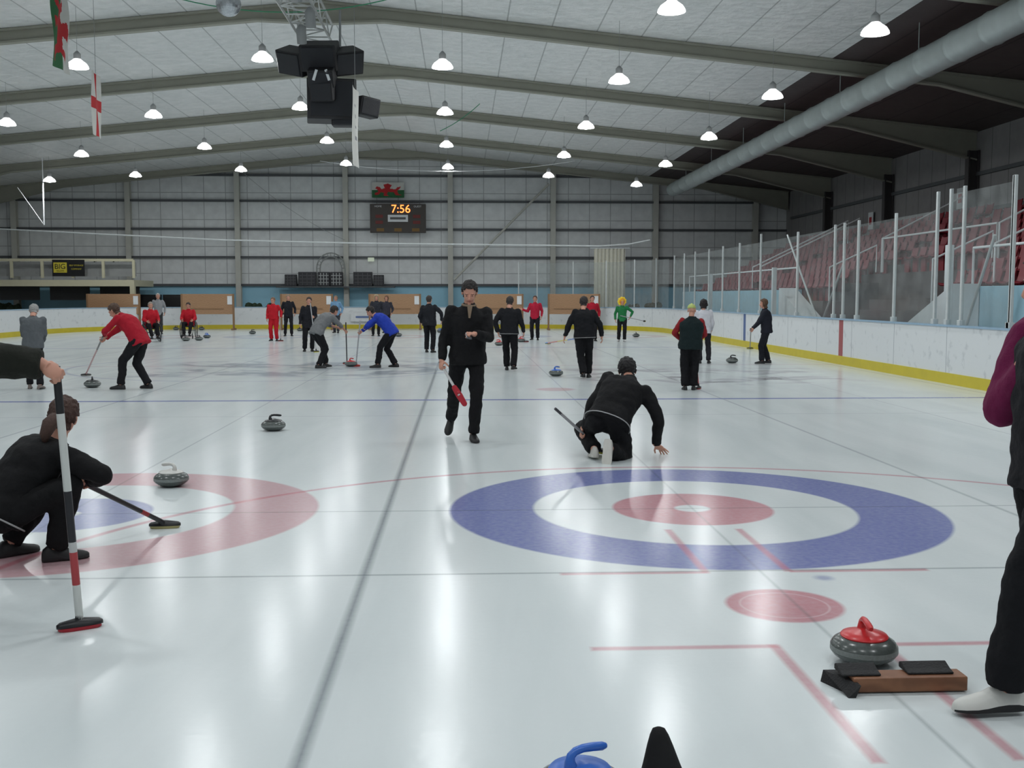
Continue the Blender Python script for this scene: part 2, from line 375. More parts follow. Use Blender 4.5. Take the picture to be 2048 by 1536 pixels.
for i in range(len(ys)-1):
    a,b=ys[i],ys[i+1]
    if b-a<.3 or i==3: continue
    h=min(Hs[i],Hs[i+1])-.1
    g=Geo(); y_0,y_1=a+.04-(a+b)/2,b-.04-(a+b)/2; g.add([(0,y_0,1.08),(0,y_1,1.08),(0,y_1,h),(0,y_0,h)],[(0,1,2,3)]); link('glass_pane',g.mesh('pane',[gm],False),bar,(8.93,(a+b)/2,0))
cp=rink_path(.06); corner=[p for p in cp if p[1]>FY-CR-.1 and p[0]>2]
for i in range(0,len(corner)-1,2):
    a=V((*corner[i],0)); b=V((*corner[min(i+2,len(corner)-1)],0)); c=(a+b)/2; d=b-a; rz=math.atan2(d.y,d.x); L_=d.length/2-.05
    link('glass_pane',Geo().add([(-L_,0,1.08),(L_,0,1.08),(L_,0,3.2),(-L_,0,3.2)],[(0,1,2,3)]).mesh('p',[gm],False),bar,c,(0,0,rz))
    link('glass_post',Geo().box((0,0,2.18),(.05,.05,2.2)).mesh('p',[postm],False),bar,b)
# ================================================================= STANDS
conc=mat('stand_concrete',srgb(88,82,82),.85,scale=2); bluep=mat('stand_blue_paint',srgb(165,205,222),.7,var=.07,scale=1.5); white=mat('white_paint',srgb(225,230,232),.5,var=.05)
g=Geo()
NR=9
def srow(i): return 10.75+.56*i, 1.45+.27*i
for i in range(NR):
    x,z=srow(i)
    segs=[(14,51)] if i>=3 else [(14,24.6),(31.6,51)]
    for a,b in segs: g.box((x+.28,(a+b)/2,z/2),(.56,b-a,z))
g.box((16.12,32.5,(srow(NR-1)[1])/2),(.66,37,srow(NR-1)[1]))
o=link('seating_stand',g.mesh('stand',[conc],False)); top(o,'stepped grey concrete grandstand carrying rows of red seats','grandstand')
for a,b in((14,22.0),(33.5,51)):
    g=Geo(); g.box((10.62,(a+b)/2,.9),(.2,b-a,1.8)); w=link('stand_front_wall',g.mesh('w',[bluep],False),None,None,None,.01); top(w,'pale blue painted low wall at the front of the seats','wall')
def wedge(ya,yb,zb):
    g=Geo(); vs=[]
    for x in(9.95,10.5): vs+= [(x,ya,0),(x,ya,1.85),(x,yb,zb),(x,yb,0)]
    g.add(vs,[(0,1,2,3),(4,7,6,5),(0,4,5,1),(1,5,6,2),(2,6,7,3),(0,3,7,4)]); o=link('stair_side_wall',g.mesh('w',[white],False)); top(o,'white sloping side wall beside the stand stairs','wall')
wedge(21.4,24.0,.85); wedge(33.4,30.6,.85)
g=Geo()
for k in range(5): g.box((10.9+.28*k,28.1,.15+.15*k),(.28,5.6,.3+.3*k))
o=link('stairs',g.mesh('s',[conc],False)); top(o,'concrete steps up into the grandstand','stairs')
seatm=mat('seat_red',srgb(128,24,40),.5,var=.2,scale=.8)
def seatgeo():
    g=Geo()
    path=[(-.42,.40),(-.40,.42),(-.22,.40),(-.08,.40),(-.03,.44),(0,.55),(.03,.68),(.04,.71)]
    rings=[]
    for (x,z) in path:
        k=.2
        rings.append([V((x,-k,z+.03)),V((x,-k*.5,z)),V((x,k*.5,z)),V((x,k,z+.03)),V((x+.02,k,z+.0)),V((x+.02,k*.5,z-.03)),V((x+.02,-k*.5,z-.03)),V((x+.02,-k,z))])
    g.loft(rings); g.box((-.2,0,.19),(.05,.3,.38)); return g
sme=seatgeo().mesh('seat',[seatm],True,50)
allseats=[]
for i in range(NR):
    x,z=srow(i); y=max(x*1.86,15)
    segs=[(14,50.3)] if i>=3 else [(14,24.4),(31.8,50.3)]
    while y<50.2:
        if any(a<y-.25 and y+.25<b for a,b in segs) and not (abs(y-40.5)<.6) and not (abs(y-30.9)<.5): allseats.append((y,x,z))
        y+=.55
allseats.sort()
for (y,x,z) in allseats[:300]:
    o=bpy.data.objects.new('stadium_seat',sme); COL.objects.link(o); o.location=(x+.5,y,z+.002); top(o,'red moulded plastic stadium seat bolted to the step','seat','red seats of the grandstand')
if len(allseats)>300:
    g=Geo(); sg=seatgeo()
    for (y,x,z) in allseats[300:]: g.add([v+V((x+.5,y,z)) for v in sg.v],sg.f,0)
    o=link('stadium_seats',g.mesh('s',[seatm],True,50)); top(o,'more red plastic stadium seats in the distant rows','seats'); o['kind']='stuff'
def rail(pts,label='white tubular handrail in the grandstand',r=.028):
    g=Geo(); g.tube(pts,r,8); o=link('handrail',g.mesh('r',[white])); top(o,label,'handrail','handrails of the grandstand'); return o
for y in(24.6,31.6):
    rail([(10.9,y-.1,1.45),(10.9,y-.1,2.45),(12.3,y-.1,3.1),(12.3,y-.1,2.3)])
    rail([(12.5,y,2.3),(12.5,y,3.3),(15,y,4.6),(15,y,3.5)])
rail([(12.5,24.7,2.3),(12.5,24.7,3.3),(12.5,28.1,3.3),(12.5,31.5,3.3),(12.5,31.5,2.3)])
rail([(10.65,14.2,1.8),(10.65,14.2,2.6),(10.65,22,2.6),(10.65,22,1.8)])
rail([(10.65,33.7,1.8),(10.65,33.7,2.5),(10.65,50,2.5),(10.65,50,1.8)])
for y in(20.2,22.2,39.9,41.1):
    rail([(11.2,y,1.45),(11.2,y,2.7),(14.9,y,4.5),(14.9,y,3.4)])
for px,yt in((1912,490),(1553,535),(1424,548)):
    y=9.6*F/(px-925); zt=P(px,yt,y).z; g=Geo(); g.box((9.6,y,zt/2-.015),(.13,.13,zt+.03)); o=link('white_post',g.mesh('p',[white],False),None,None,None,.01); top(o,'thick white square post behind the barrier glass','post')
for (a,b) in(((1690,520),(1640,655)),((1575,470),(1640,655)),((1990,470),(1930,660))):
    g=Geo(); g.cyl(P(a[0],a[1],9.8*F/(a[0]-925)),P(b[0],b[1],9.8*F/(b[0]-925)),.03,n=8); o=link('support_strut',g.mesh('s',[postm])); top(o,'grey tubular strut behind the barrier glass','strut')
for y,z in((44,4.7),(36,4.9),(27.8,4.5)):
    o=link('warning_sign',Geo().box((0,0,0),(.03,.5,.7)).mesh('s',[white],False),None,(16.9,y,z)); top(o,'small white sign with a red symbol on the side wall','sign'); link('red_symbol',Geo().box((-.02,0,0),(.01,.25,.3)).mesh('s',[redp],False),o)
# ================================================================= LAMPS
glow=mat('lamp_glow',(.97,.99,1.0),.5,emit=14,var=0); grayp=mat('lamp_housing_grey',srgb(150,153,153),.5); 
def lamp(loc,first=[None]):
    top_z=cz(loc.x)-.02-loc.z
    e=empty('high_bay_lamp',loc); top(e,'hanging high-bay lamp with glowing bell-shaped reflector','ceiling lamp','hall ceiling lamps')
    if first[0] is None:
        g=Geo(); g.lathe([(.26,0),(.255,.04),(.21,.11),(.13,.17),(.085,.21),(.075,.205),(.12,.16),(.2,.1),(.245,.035),(.25,0)],caps=False)
        sh=g.mesh('shade',[mat('lamp_shade_lit',(.9,.9,.9),.4,emit=1.9,var=0)])
        g=Geo(); g.sph((0,0,.05),(.18,.18,.09)); bulb=g.mesh('bulb',[glow])
        g=Geo(); g.lathe([(.07,.2),(.085,.23),(.085,.33),(.05,.37),(.02,.4)]); hs=g.mesh('housing',[grayp])
        L=bpy.data.lights.new('lamp_light','AREA'); L.shape='DISK'; L.size=.42; L.energy=LAMPW; L.color=(.965,.99,1)
        first[0]=(sh,bulb,hs,L)
    sh,bulb,hs,L=first[0]
    link('shade',sh,e); link('bulb',bulb,e); link('housing',hs,e)
    g=Geo(); g.cyl((0,0,.38),(0,0,top_z),.005,n=6); link('hanger_rod',g.mesh('rod',[grayp]),e)
    lo=bpy.data.objects.new('lamp_light',L); COL.objects.link(lo); lo.parent=e; lo.location=(0,0,-.03)
LAMPW=74
rows={20.1:[(1750,68),(1343,24)],26.6:[(1545,196),(1238,165),(885,136),(525,121),(155,136)],33.5:[(1418,278),(1172,256),(890,228),(601,218),(307,234),(14,250)],
40.6:[(1331,332),(1128,314),(893,293),(654,285),(409,297),(163,312)],47.7:[(1273,372),(1097,354),(896,337),(692,330),(482,342),(271,353),(99,363)]}
for y,l in rows.items():
    for px,py in l: lamp(P(px,py,y))
for x in(-.45,-5.0,-9.7,-14.3): lamp(V((x,20.1,bz(x)-.9)))
for y in(13.4,6.7,0.3):
    for x in(7.7,3.7,-.45,-5,-9.7): lamp(V((x,y,bz(x)-.9)))
# ================================================================= SPEAKER CLUSTER
spk=mat('speaker_black',srgb(24,24,28),.55); gril=mat('speaker_grille',srgb(40,42,48),.5,bump=.6,bscale=250)
cl=empty('speaker_cluster',(-3.4,26,0)); top(cl,'black loudspeaker cluster hanging from the roof ridge','loudspeaker cluster')
def PX(px,py,y=26): p=P(px,py,y); return V((p.x+3.4,p.y-26,p.z))
def spkbox(px,py,w,h,d,yaw,pitch,roll=0,y=26):
    R=Euler((math.radians(pitch),math.radians(roll),math.radians(yaw)),'XYZ')
    o=link('loudspeaker',Geo().box((0,0,0),(w,d,h)).mesh('s',[spk],False),cl,PX(px,py,y),R,.03)
    link('grille',Geo().box((0,-d/2-.01,0),(w*.86,.03,h*.84)).mesh('g',[gril],False),o,None,None,.01)
spkbox(592,122,.8,.56,.5,-35,25,14); spkbox(640,112,.85,.6,.55,-5,25,0,25.7); spkbox(688,122,.8,.56,.5,35,25,-12)
spkbox(645,152,.6,.42,.5,-5,30,0,25.6)
spkbox(663,203,1.15,.95,.8,8,0,0,26.1); spkbox(648,182,.55,.45,.5,-10,15,0,25.7); spkbox(733,215,.5,.45,.45,30,5,8); spkbox(690,243,.6,.24,.4,0,0,0)
for px in(630,655):
    link('bracket',Geo().box((0,0,0),(.06,.04,.25)).mesh('b',[white],False),cl,PX(px,150,25.3),(0,math.radians(18 if px<640 else -18),0))
for px in(610,680): 
    g=Geo(); g.cyl(PX(px,100),PX(px,20),.03,n=6); link('suspension_pole',g.mesh('p',[grayp]),cl)
alu=mat('truss_aluminium',srgb(200,202,200),.35,.4)
g=Geo(); x0,x1=-3.85,-3.15; zb,zt=7.75,8.2; ya,yb=17.3,27
for x in(x0,x1):
    for z in(zb,zt): g.cyl((x,ya,z),(x,yb,z),.03,n=8)
n=14
for k in range(n):
    a=ya+(yb-ya)*k/n; b=ya+(yb-ya)*(k+1)/n
    for x in(x0,x1): g.cyl((x,a,zb if k%2 else zt),(x,b,zt if k%2 else zb),.017,n=6)
    for z in(zb,zt): g.cyl((x0 if k%2 else x1,a,z),(x1 if k%2 else x0,b,z),.017,n=6); g.cyl((x0,a,z),(x1,a,z),.017,n=6)
o=link('lighting_truss',g.mesh('t',[alu])); top(o,'silver lattice lighting truss along the roof ridge','truss')
for y in(21.5,23.5,25):
    e=link('stage_light',Geo().lathe([(.11,-.2),(.11,.12),(.06,.2),(.02,.22)]).mesh('l',[grayp]),None,(-3.5+.3*math.sin(y*3),y,7.5),(math.radians(25),0,0)); top(e,'small grey stage lamp clamped under the lattice truss','stage light')
p=P(457,8,24); g=Geo(); g.sph((0,0,0),.27,seg=24,ring=16); o=link('mirror_ball',g.mesh('m',[mat('mirror_tiles',srgb(190,195,200),.25,.7,var=.5,scale=60)],False),None,p); top(o,'small mirrored disco ball hanging from the roof','mirror ball')
g=Geo(); g.cyl((0,0,.26),(0,0,cz(p.x)-p.z),.008,n=5); link('hanging_wire',g.mesh('w',[grayp]),o)
# ================================================================= FLAGS
def pip(x,y,poly):
    c=False; n=len(poly)
    for i in range(n):
        x1,y1=poly[i]; x2,y2=poly[(i+1)%n]
        if (y1>y)!=(y2>y) and x<(x2-x1)*(y-y1)/(y2-y1)+x1: c=not c
    return c
dragon=[(.08,.3),(.2,.38),(.16,.55),(.1,.6),(.14,.72),(.24,.7),(.3,.55),(.4,.62),(.36,.85),(.5,.92),(.62,.82),(.56,.6),(.72,.55),(.8,.7),(.9,.72),(.86,.6),(.78,.45),(.82,.25),(.92,.18),(.74,.16),(.68,.35),(.5,.38),(.46,.22),(.52,.12),(.36,.12),(.38,.3),(.28,.36),(.22,.22),(.1,.16)]
def cloth(w,h,nx,ny,fn,wave,mats,name):
    g=Geo(); vs=[];fs=[];ms=[]
    for j in range(ny+1):
        for i in range(nx+1):
            u,v=i/nx,j/ny; vs.append((u*w-w/2,wave(u,v),v*h-h/2))
    for j in range(ny):
        for i in range(nx):
            a=j*(nx+1)+i; fs.append((a,a+1,a+nx+2,a+nx+1)); ms.append(fn((i+.5)/nx,(j+.5)/ny))
    g.add(vs,fs,ms); return g.mesh(name,mats,True,None,False)
fr_,fg,fw=mat('flag_red',srgb(185,40,45),.8),mat('flag_green',srgb(50,105,65),.8),mat('flag_white',srgb(205,205,200),.8)
def cord(o,a,b): g=Geo(); g.cyl(a,b,.006,n=5); link('hanging_cord',g.mesh('c',[grayp]),o)
def welsh(u,v): return 0 if pip(u,v,dragon) else (2 if v>.5 else 1)
o=link('welsh_flag',cloth(1.65,.78,60,36,welsh,lambda u,v:.04*math.sin(u*9+v*2),[fr_,fg,fw],'f'),None,P(776,380,55.75)); top(o,'green and white flag with a red dragon on the wall','flag')
p=P(121,60,24.0)
o=link('welsh_flag',cloth(1.7,1.0,60,40,welsh,lambda u,v:.03*math.sin(v*9+u*7),[fr_,fg,fw],'f'),None,p); o.rotation_euler=(0,math.radians(90),math.radians(91)); top(o,'hanging green, white and red dragon flag seen almost edge-on','flag')
if cz(p.x)-p.z>.86: cord(o,(-.84,0,0),(-(cz(p.x)-p.z),0,0))
def eng(u,v): return 0 if abs(u-.5)<.12 or abs(v-.5)<.09 else 2
p=P(193,210,26)
o=link('english_flag',cloth(.9,1.45,40,50,eng,lambda u,v:.02*math.sin(u*8+v*4),[fr_,fg,fw],'f'),None,p); o.rotation_euler=(0,0,math.radians(96)); top(o,'hanging white banner with red cross seen almost edge-on','flag')
cord(o,(0,0,.72),(0,0,cz(p.x)-p.z))
def ban(u,v): return 1 if (.35<u<.65 and abs((v*7)%1-.5)<.14 and .3<v<.8) else 0
p=P(711,255,25)
o=link('hanging_banner',cloth(.85,1.75,20,60,ban,lambda u,v:.015*math.sin(u*6+v*5),[fw,mat('faded_print',srgb(130,132,138),.8)],'f'),None,p); o.rotation_euler=(0,0,math.radians(86.5)); top(o,'long white hanging banner seen edge-on beside the loudspeakers','banner')
cord(o,(0,0,.87),(0,0,cz(p.x)-p.z))
def cable(pts,r,m,name,label,n=6):
    g=Geo(); g.tube(pts,r,n); o=link(name,g.mesh('c',[m])); top(o,label,'cable'); return o
def sag(a,b,s,n=16): return [a.lerp(b,i/n)-V((0,0,s*4*(i/n)*(1-i/n))) for i in range(n+1)]
pp_=[(-60,455),(200,468),(450,480),(700,486),(950,489),(1200,492),(1260,488),(1300,480)]
cable([P(a,b,46) for a,b in pp_],.028,mat('white_rope',srgb(205,210,210),.6),'net_cable','pale horizontal cable stretched across the hall')
grn=mat('green_cable',srgb(60,150,110),.6)
cable(sag(P(330,-10,25),P(790,-5,25),.35),.012,grn,'festoon_cable','thin green festoon cable drooping from the roof')
cable(sag(P(1000,165,40),P(880,262,40),.2),.015,grn,'festoon_cable','thin green festoon cable drooping from the roof')
cable(sag(P(640,322,48),P(1150,322,48),.45),.012,wht,'festoon_cable','thin pale festoon cable drooping across the far rafters')
cable(sag(P(480,340,54),P(690,480,55.6),.3),.01,grayp,'festoon_cable','thin grey cable drooping down the far wall')
g=Geo(); a=P(86,366,48); b=P(88,450,48); g.cyl(a,b,.03,n=8); g.cyl(b,P(35,375,48),.018,n=6); g.cyl(a,V((a.x,48,cz(a.x))),.02,n=6); o=link('wall_bracket',g.mesh('w',[wht])); top(o,'thin white hanging pipe bracket near the far wall','bracket')
# ================================================================= FAR WALL THINGS
a=P(740,408,55.4); b=P(852,466,55.4); w=b.x-a.x; h=a.z-b.z; c=(a+b)/2
sb=link('scoreboard',Geo().box((0,0,0),(w,.25,h)).mesh('s',[mat('scoreboard_brown',srgb(66,60,56),.5)],False),None,c,None,.02); top(sb,'dark electronic hockey scoreboard with orange digits on the wall','scoreboard')
org=mat('orange_led',srgb(255,130,60),.4,emit=3,var=0)
text('7:56',.58,org,sb,(.15,-.14,.46),name='clock_digits')
link('white_panel',Geo().box((0,-.135,.0),(w*.36,.02,h*.24)).mesh('p',[wht],False),sb)
link('panel_print',Geo().box((0,-.15,.0),(w*.28,.012,h*.08)).mesh('p',[mat('dark_print',(.12,.12,.12))],False),sb)
for x,z,mm in((-.95,.1,redp),(.95,.1,redp),(-.95,-.2,redp),(.95,-.2,redp),(-.9,-.58,yel),(0,-.58,yel),(.9,-.58,yel)):
    link('score_window',Geo().box((x,-.135,z),(.38,.02,.16)).mesh('p',[mat('dim_'+mm.name,[q*.35 for q in (srgb(180,60,50) if mm is redp else srgb(200,150,60))],.5)],False),sb)
text('HOME',.13,wht,sb,(-1,-.14,.6)); text('GUEST',.13,wht,sb,(1.0,-.14,.6))
gd=mat('crate_dark',srgb(52,52,56),.6); gw=mat('crate_mesh',srgb(185,188,188),.6)
for x0,x1,y0,lt in((570,594,549,0),(597,633,544,0),(636,660,544,1),(661,686,544,1),(707,745,544,0),(747,768,550,0)):
    a=P(x0,y0,55.3); b=P(x1,572,55.3); w=b.x-a.x; h=a.z-b.z; c=(a+b)/2
    o=link('framed_panel',Geo().box((0,0,0),(w,.3,h)).mesh('c',[gd],False),None,c,None,.02); top(o,'dark framed panel on the wall ledge'+(' with pale lattice' if lt else ''),'panel','framed panels on the ledge')
    g=Geo()
    for k in range(1,4): g.box((-w/2+w*k/4,-.16,0),(.035,.02,h*.85)); g.box((0,-.16,-h/2+h*k/4),(w*.85,.02,.035))
    link('lattice',g.mesh('l',[gw if lt else mat('crate_grey',srgb(95,95,98))],False),o)
g=Geo(); c=P(662,543,55.3)
for R_ in(.72,.55):
    g.tube([c+V((R_*math.cos(t),0,R_*1.1*math.sin(t)+.15)) for t in [math.pi*k/12 for k in range(13)]],.03,6)
for k in range(13):
    t=math.pi*k/12; g.cyl(c+V((.72*math.cos(t),0,.79*math.sin(t)+.15)),c+V((.55*math.cos(t),0,.6*math.sin(t)+.15)),.015,n=5)
for x in(-.72,-.55,.55,.72): g.cyl(c+V((x,-.0,-.75)),c+V((x,0,.15)),.03,n=6)
o=link('garden_arch',g.mesh('a',[mat('arch_grey',srgb(145,149,147),.6)])); top(o,'pale metal trellis arch standing on the wall ledge','arch')
g=Geo(); g.box(((P(560,572,55).x+P(780,572,55).x)/2,55.4,2.06),(6,.6,.06)); o=link('wall_ledge',g.mesh('l',[girtm],False)); top(o,'narrow dark ledge on the far wall','ledge')
o=link('exit_sign',Geo().box((0,0,0),(.32,.06,.2)).mesh('e',[mat('sign_cream',srgb(190,200,180),.5,emit=.4)],False),None,P(742,519,55.7)); top(o,'small lit rectangular sign on the far wall','sign')
cream=mat('cream_paint',srgb(205,200,172),.6,var=.06)
a=P(-60,0,52); b=P(252,0,52); bx0,bx1=a.x,b.x; z1=P(100,520,52).z; z0=P(100,556,52).z; z2=P(100,572,52).z
bal=empty('balcony',((bx0+bx1)/2,53.6,0)); top(bal,'cream steel viewing balcony with railing over the rink corner','balcony')
W=bx1-bx0
link('floor_slab',Geo().box((0,0,(z0+z2)/2-.05),(W,3.2,.3)).mesh('f',[cream],False),bal)
link('top_rail',Geo().box((0,-1.6,z1),(W,.08,.12)).mesh('f',[cream],False),bal)
for k in range(6): link('rail_post',Geo().box((-W/2+W*k/5,-1.6,(z0+z1)/2),(.12,.1,z1-z0)).mesh('f',[cream],False),bal)
link('back_panel',Geo().box((0,-1.2,(z0+z1)/2),(W,.04,(z1-z0)*.8)).mesh('f',[mat('balcony_grey',srgb(150,152,152),.6)],False),bal)
link('support_column',Geo().box((W/2-.1,-1.5,z2/2),(.22,.22,z2)).mesh('f',[cream],False),bal)
for k in range(3): link('under_panel',Geo().box((-W/2+1.2+2.4*k,-.2,1.75),(1.9,.05,.7)).mesh('f',[mat('dark_wall',srgb(60,62,64),.7)],False),bal)
bn=link('shop_banner',Geo().box((0,0,0),(1.5,.03,.78)).mesh('b',[blk],False),None,P(137,536,51.93)); top(bn,'black banner with yellow BIG sign on the balcony rail','banner')
link('yellow_badge',Geo().box((-.38,-.02,.02),(.62,.02,.48)).mesh('l',[yel],False),bn)
text('BIG',.34,blk,bn,(-.38,-.035,.06)); text('YELLOW',.09,blk,bn,(-.38,-.035,-.14)); text('SELF STORAGE',.1,yel,bn,(.37,-.02,.12)); text('COMPANY',.1,yel,bn,(.37,-.02,-.05))
for px in(190,228):
    e=empty('cafe_table',P(px,549,52.9)); top(e,'small dark cafe table on the balcony','table')
    g=Geo(); g.lathe([(.02,.66),(.4,.66),(.4,.7),(.02,.7)]); link('table_top',g.mesh('t',[blk]),e,(0,0,0)); g=Geo(); g.cyl((0,0,0),(0,0,.66),.04); g.lathe([(.25,0),(.25,.03),(.05,.05)]); link('pedestal',g.mesh('p',[blk]),e)
a=P(1188,497,53.5); b=P(1250,622,53.5)
def curt(x0,x1,z0,z1,y):
    g=Geo(); n=80; vs=[]
    for j in range(2):
        for i in range(n+1):
            u=i/n; vs.append((x0+(x1-x0)*u,y+.05*math.sin(u*52)+.015*math.sin(u*93),z0 if j==0 else z1))
    fs=[(i,i+1,n+2+i,n+1+i) for i in range(n)]
    g.add(vs,fs); return g
o=link('curtain',curt(a.x,b.x,.0,a.z,53.5).mesh('c',[mat('curtain_beige',srgb(225,223,208),.85)],True,None)); top(o,'tall pleated beige curtain hanging behind the boards','curtain')
g=Geo(); g.cyl((a.x-.2,53.5,a.z+.02),(b.x+.2,53.5,a.z+.02),.03); link('curtain_rail',g.mesh('r',[white]),o)
for px,w in((520,1.2),(1290,1.5),(20,1.0)):
    p=P(px,606,54.5); g=Geo()
    for k in range(26): g.sph((random.uniform(-w/2,w/2),random.uniform(-.2,.2),random.uniform(0.8,1.15)),random.uniform(.12,.2),seg=6,ring=4)
    g.box((0,0,.42),(w,.45,.84)); o=link('planter_hedge',g.mesh('h',[mat('hedge_green',srgb(50,66,48),.9,var=.5,scale=20)],False),None,(p.x,54.6,-.03)); top(o,'low dark green hedge planter behind the boards','planter')
for px in(300,350,):
    p=P(px,600,54.3); g=Geo(); g.box((0,0,.85),(1.1,.4,1.7)); g.box((0,-.22,1.3),(.9,.04,.6)); o=link('storage_locker',g.mesh('l',[blk],False),None,(p.x,54.3,-.03),None,.02); top(o,'dark metal storage locker against the blue wall','locker')
def woodmat(name,c1,c2):
    m=bpy.data.materials.new(name); m.use_nodes=True; nt=m.node_tree; b_=nt.nodes['Principled BSDF']
    tc=nt.nodes.new('ShaderNodeTexCoord'); wv=nt.nodes.new('ShaderNodeTexWave'); wv.bands_direction='Z'; wv.inputs['Scale'].default_value=5; wv.inputs['Distortion'].default_value=9; wv.inputs['Detail'].default_value=3
    nt.links.new(tc.outputs['Object'],wv.inputs['Vector']); cr=nt.nodes.new('ShaderNodeValToRGB'); cr.color_ramp.elements[0].color=(*srgb(*c1),1); cr.color_ramp.elements[1].color=(*srgb(*c2),1)
    nt.links.new(wv.outputs['Fac'],cr.inputs[0]); nt.links.new(cr.outputs[0],b_.inputs['Base Color']); b_.inputs['Roughness'].default_value=.55; return m
woodm=woodmat('board_wood',(158,122,90),(178,140,106)); woodk=woodmat('hack_wood',(118,78,54),(140,96,68))
wdark=mat('frame_wood',srgb(140,108,78),.6)
base=None
for px in(228,416,614,790,995,1145):
    p=P(px,640,51.2); loc=(p.x,51.2 if px<1100 else 50.6,0)
    if base is None:
        e=empty('curling_scoreboard',loc)
        link('board',Geo().box((0,0,1.22),(2.4,.06,.95)).mesh('b',[woodm],False),e,None,None,.01)
        for x in(-1.2,1.2): link('leg',Geo().box((x,0,.85),(.08,.1,1.7)).mesh('l',[wdark],False),e); link('foot',Geo().box((x,0,.04),(.1,.7,.08)).mesh('l',[wdark],False),e)
        link('score_sheet',Geo().box((1.04,-.045,1.4),(.22,.02,.4)).mesh('l',[wht],False),e)
        link('number_strip',Geo().box((-.1,-.04,1.0),(1.7,.02,.03)).mesh('l',[wdark],False),e)
        base=e
    else: e=dup_tree(base,loc)
    top(e,'wooden curling scoreboard on legs at the end of the sheet','scoreboard','wooden curling scoreboards')
# ================================================================= STONES
gran=mat('granite_grey',srgb(78,84,82),.22,var=.35,scale=90); granl=mat('granite_band',srgb(120,126,124),.5,var=.3,scale=90)
stone_cache={}
def stone(x,y,colname,rz,label=None):
    cols={'red':srgb(200,40,45),'blue':srgb(50,105,195),'dark':srgb(35,37,40),'white':srgb(200,200,195)}
    if 'body' not in stone_cache:
        g=Geo(); g.lathe([(.02,0),(.065,0),(.1,.012),(.13,.032),(.142,.048),(.1435,.052),(.1435,.074),(.142,.078),(.13,.096),(.105,.112),(.07,.121),(.02,.123)],mi=[0,0,0,0,0,1,0,0,0,0,0],n=40); stone_cache['body']=g.mesh('stone',[gran,granl],True,40)
    if colname not in stone_cache:
        m=mat('handle_'+colname,cols[colname],.3,var=.05)
        g=Geo(); g.lathe([(.1,.112),(.102,.118),(.095,.126),(.06,.134),(.03,.142),(.012,.146)],n=32)
        g.tube([(0,-.035,.13),(0,-.04,.155),(0,-.036,.172),(0,-.02,.183),(0,.01,.186),(0,.05,.182),(0,.085,.176),(0,.1,.174)],[.024,.017,.014,.013,.013,.014,.014,.009],12)
        stone_cache[colname]=g.mesh('handle',[m],True,50)
    o=link('curling_stone',stone_cache['body'],None,(x,y,0.001),(0,0,math.radians(rz))); top(o,label or 'grey granite curling stone with %s handle on the ice'%colname,'curling stone')
    link('handle',stone_cache[colname],o); return o
def stp(px,py,c,rz=0,label=None):
    p=G(px,py); return stone(p.x,p.y,c,rz,label)
stp(547,861,'dark',-60,'grey granite curling stone with black handle alone on the ice')
stp(343,972,'white',60,'grey granite curling stone with white handle in the red ring')
stp(185,775,'dark',20); stp(702,733,'red',-30,'grey granite curling stone with red handle under the brooms')
stp(1112,752,'blue',-50,'granite curling stone with blue handle sliding on the ice'); stp(1464,726,'dark',-70)
stp(1727,1323,'red',175,'grey granite curling stone with glossy red handle by the hack')
p=G(1160,1613); stone(p.x,p.y,'blue',-60,'curling stone with bright blue handle close to the camera')
for px,py,c in((998,691,'red'),(1042,684,'red'),(1272,674,'dark'),(372,682,'dark'),(398,681,'dark'),(414,676,'blue'),(352,660,'dark'),(403,660,'dark'),(216,661,'dark'),(236,664,'red'),(779,673,'dark'),(797,673,'dark'),(505,668,'dark'),(600,662,'dark'),(880,665,'blue')):
    p=G(px,py); stone(p.x,p.y,c,random.uniform(0,360))
hk=empty('curling_hack',G(1797,1378)); top(hk,'wooden and black rubber curling hack set on the ice','curling hack')
rub=mat('black_rubber',srgb(26,26,28),.75,bump=.3,bscale=90)
link('wooden_base',Geo().box((.03,-.0,.035),(.47,.1,.06)).mesh('w',[woodk],False),hk,None,None,.006)
def foothold(x,y,w,d_,h0):
    g=Geo(); vs=[]
    for xx in(-w,w): vs+= [(xx,-d_,h0),(xx,d_,h0),(xx,d_,h0+.022),(xx,d_*.6,h0+.03),(xx,-d_*.3,h0+.014),(xx,-d_,h0+.008)]
    g.add(vs,[(0,1,2,3,4,5),(11,10,9,8,7,6)]+[(i,(i+1)%6,(i+1)%6+6,i+6) for i in range(6)]); return link('rubber_foothold',g.mesh('f',[rub],False),hk,(x,y,0),None,.005)
foothold(-.165,.02,.08,.05,.066); foothold(.125,.03,.095,.05,.066)
g=Geo(); g.add([(-.21,-.09,0),(-.19,-.09,.05),(-.19,.1,.05),(-.29,.1,0),(-.24,-.09,0),(-.28,.1,.05)],[(0,1,4),(2,3,5),(0,2,1),(0,3,2),(1,2,5,4),(4,5,3,0)]); link('rubber_flap',g.mesh('f',[rub],False),hk)
p=G(1328,1600); g=Geo(); rings=[]
for z,a,b2 in((0,.085,.05),(.06,.08,.05),(.12,.06,.04),(.18,.042,.03),(.215,.03,.022),(.235,.02,.014),(.24,.008,.006)):
    rings.append([V((a*math.cos(t)-.02*z/.24,b2*math.sin(t),z)) for t in [2*math.pi*k/18 for k in range(18)]])
g.loft(rings); o=link('broom_cover',g.mesh('g',[mat('black_fabric',srgb(20,20,22),.9,bump=.3)],True,50),None,p); top(o,'black fabric cover standing pointed on the ice','fabric cover')
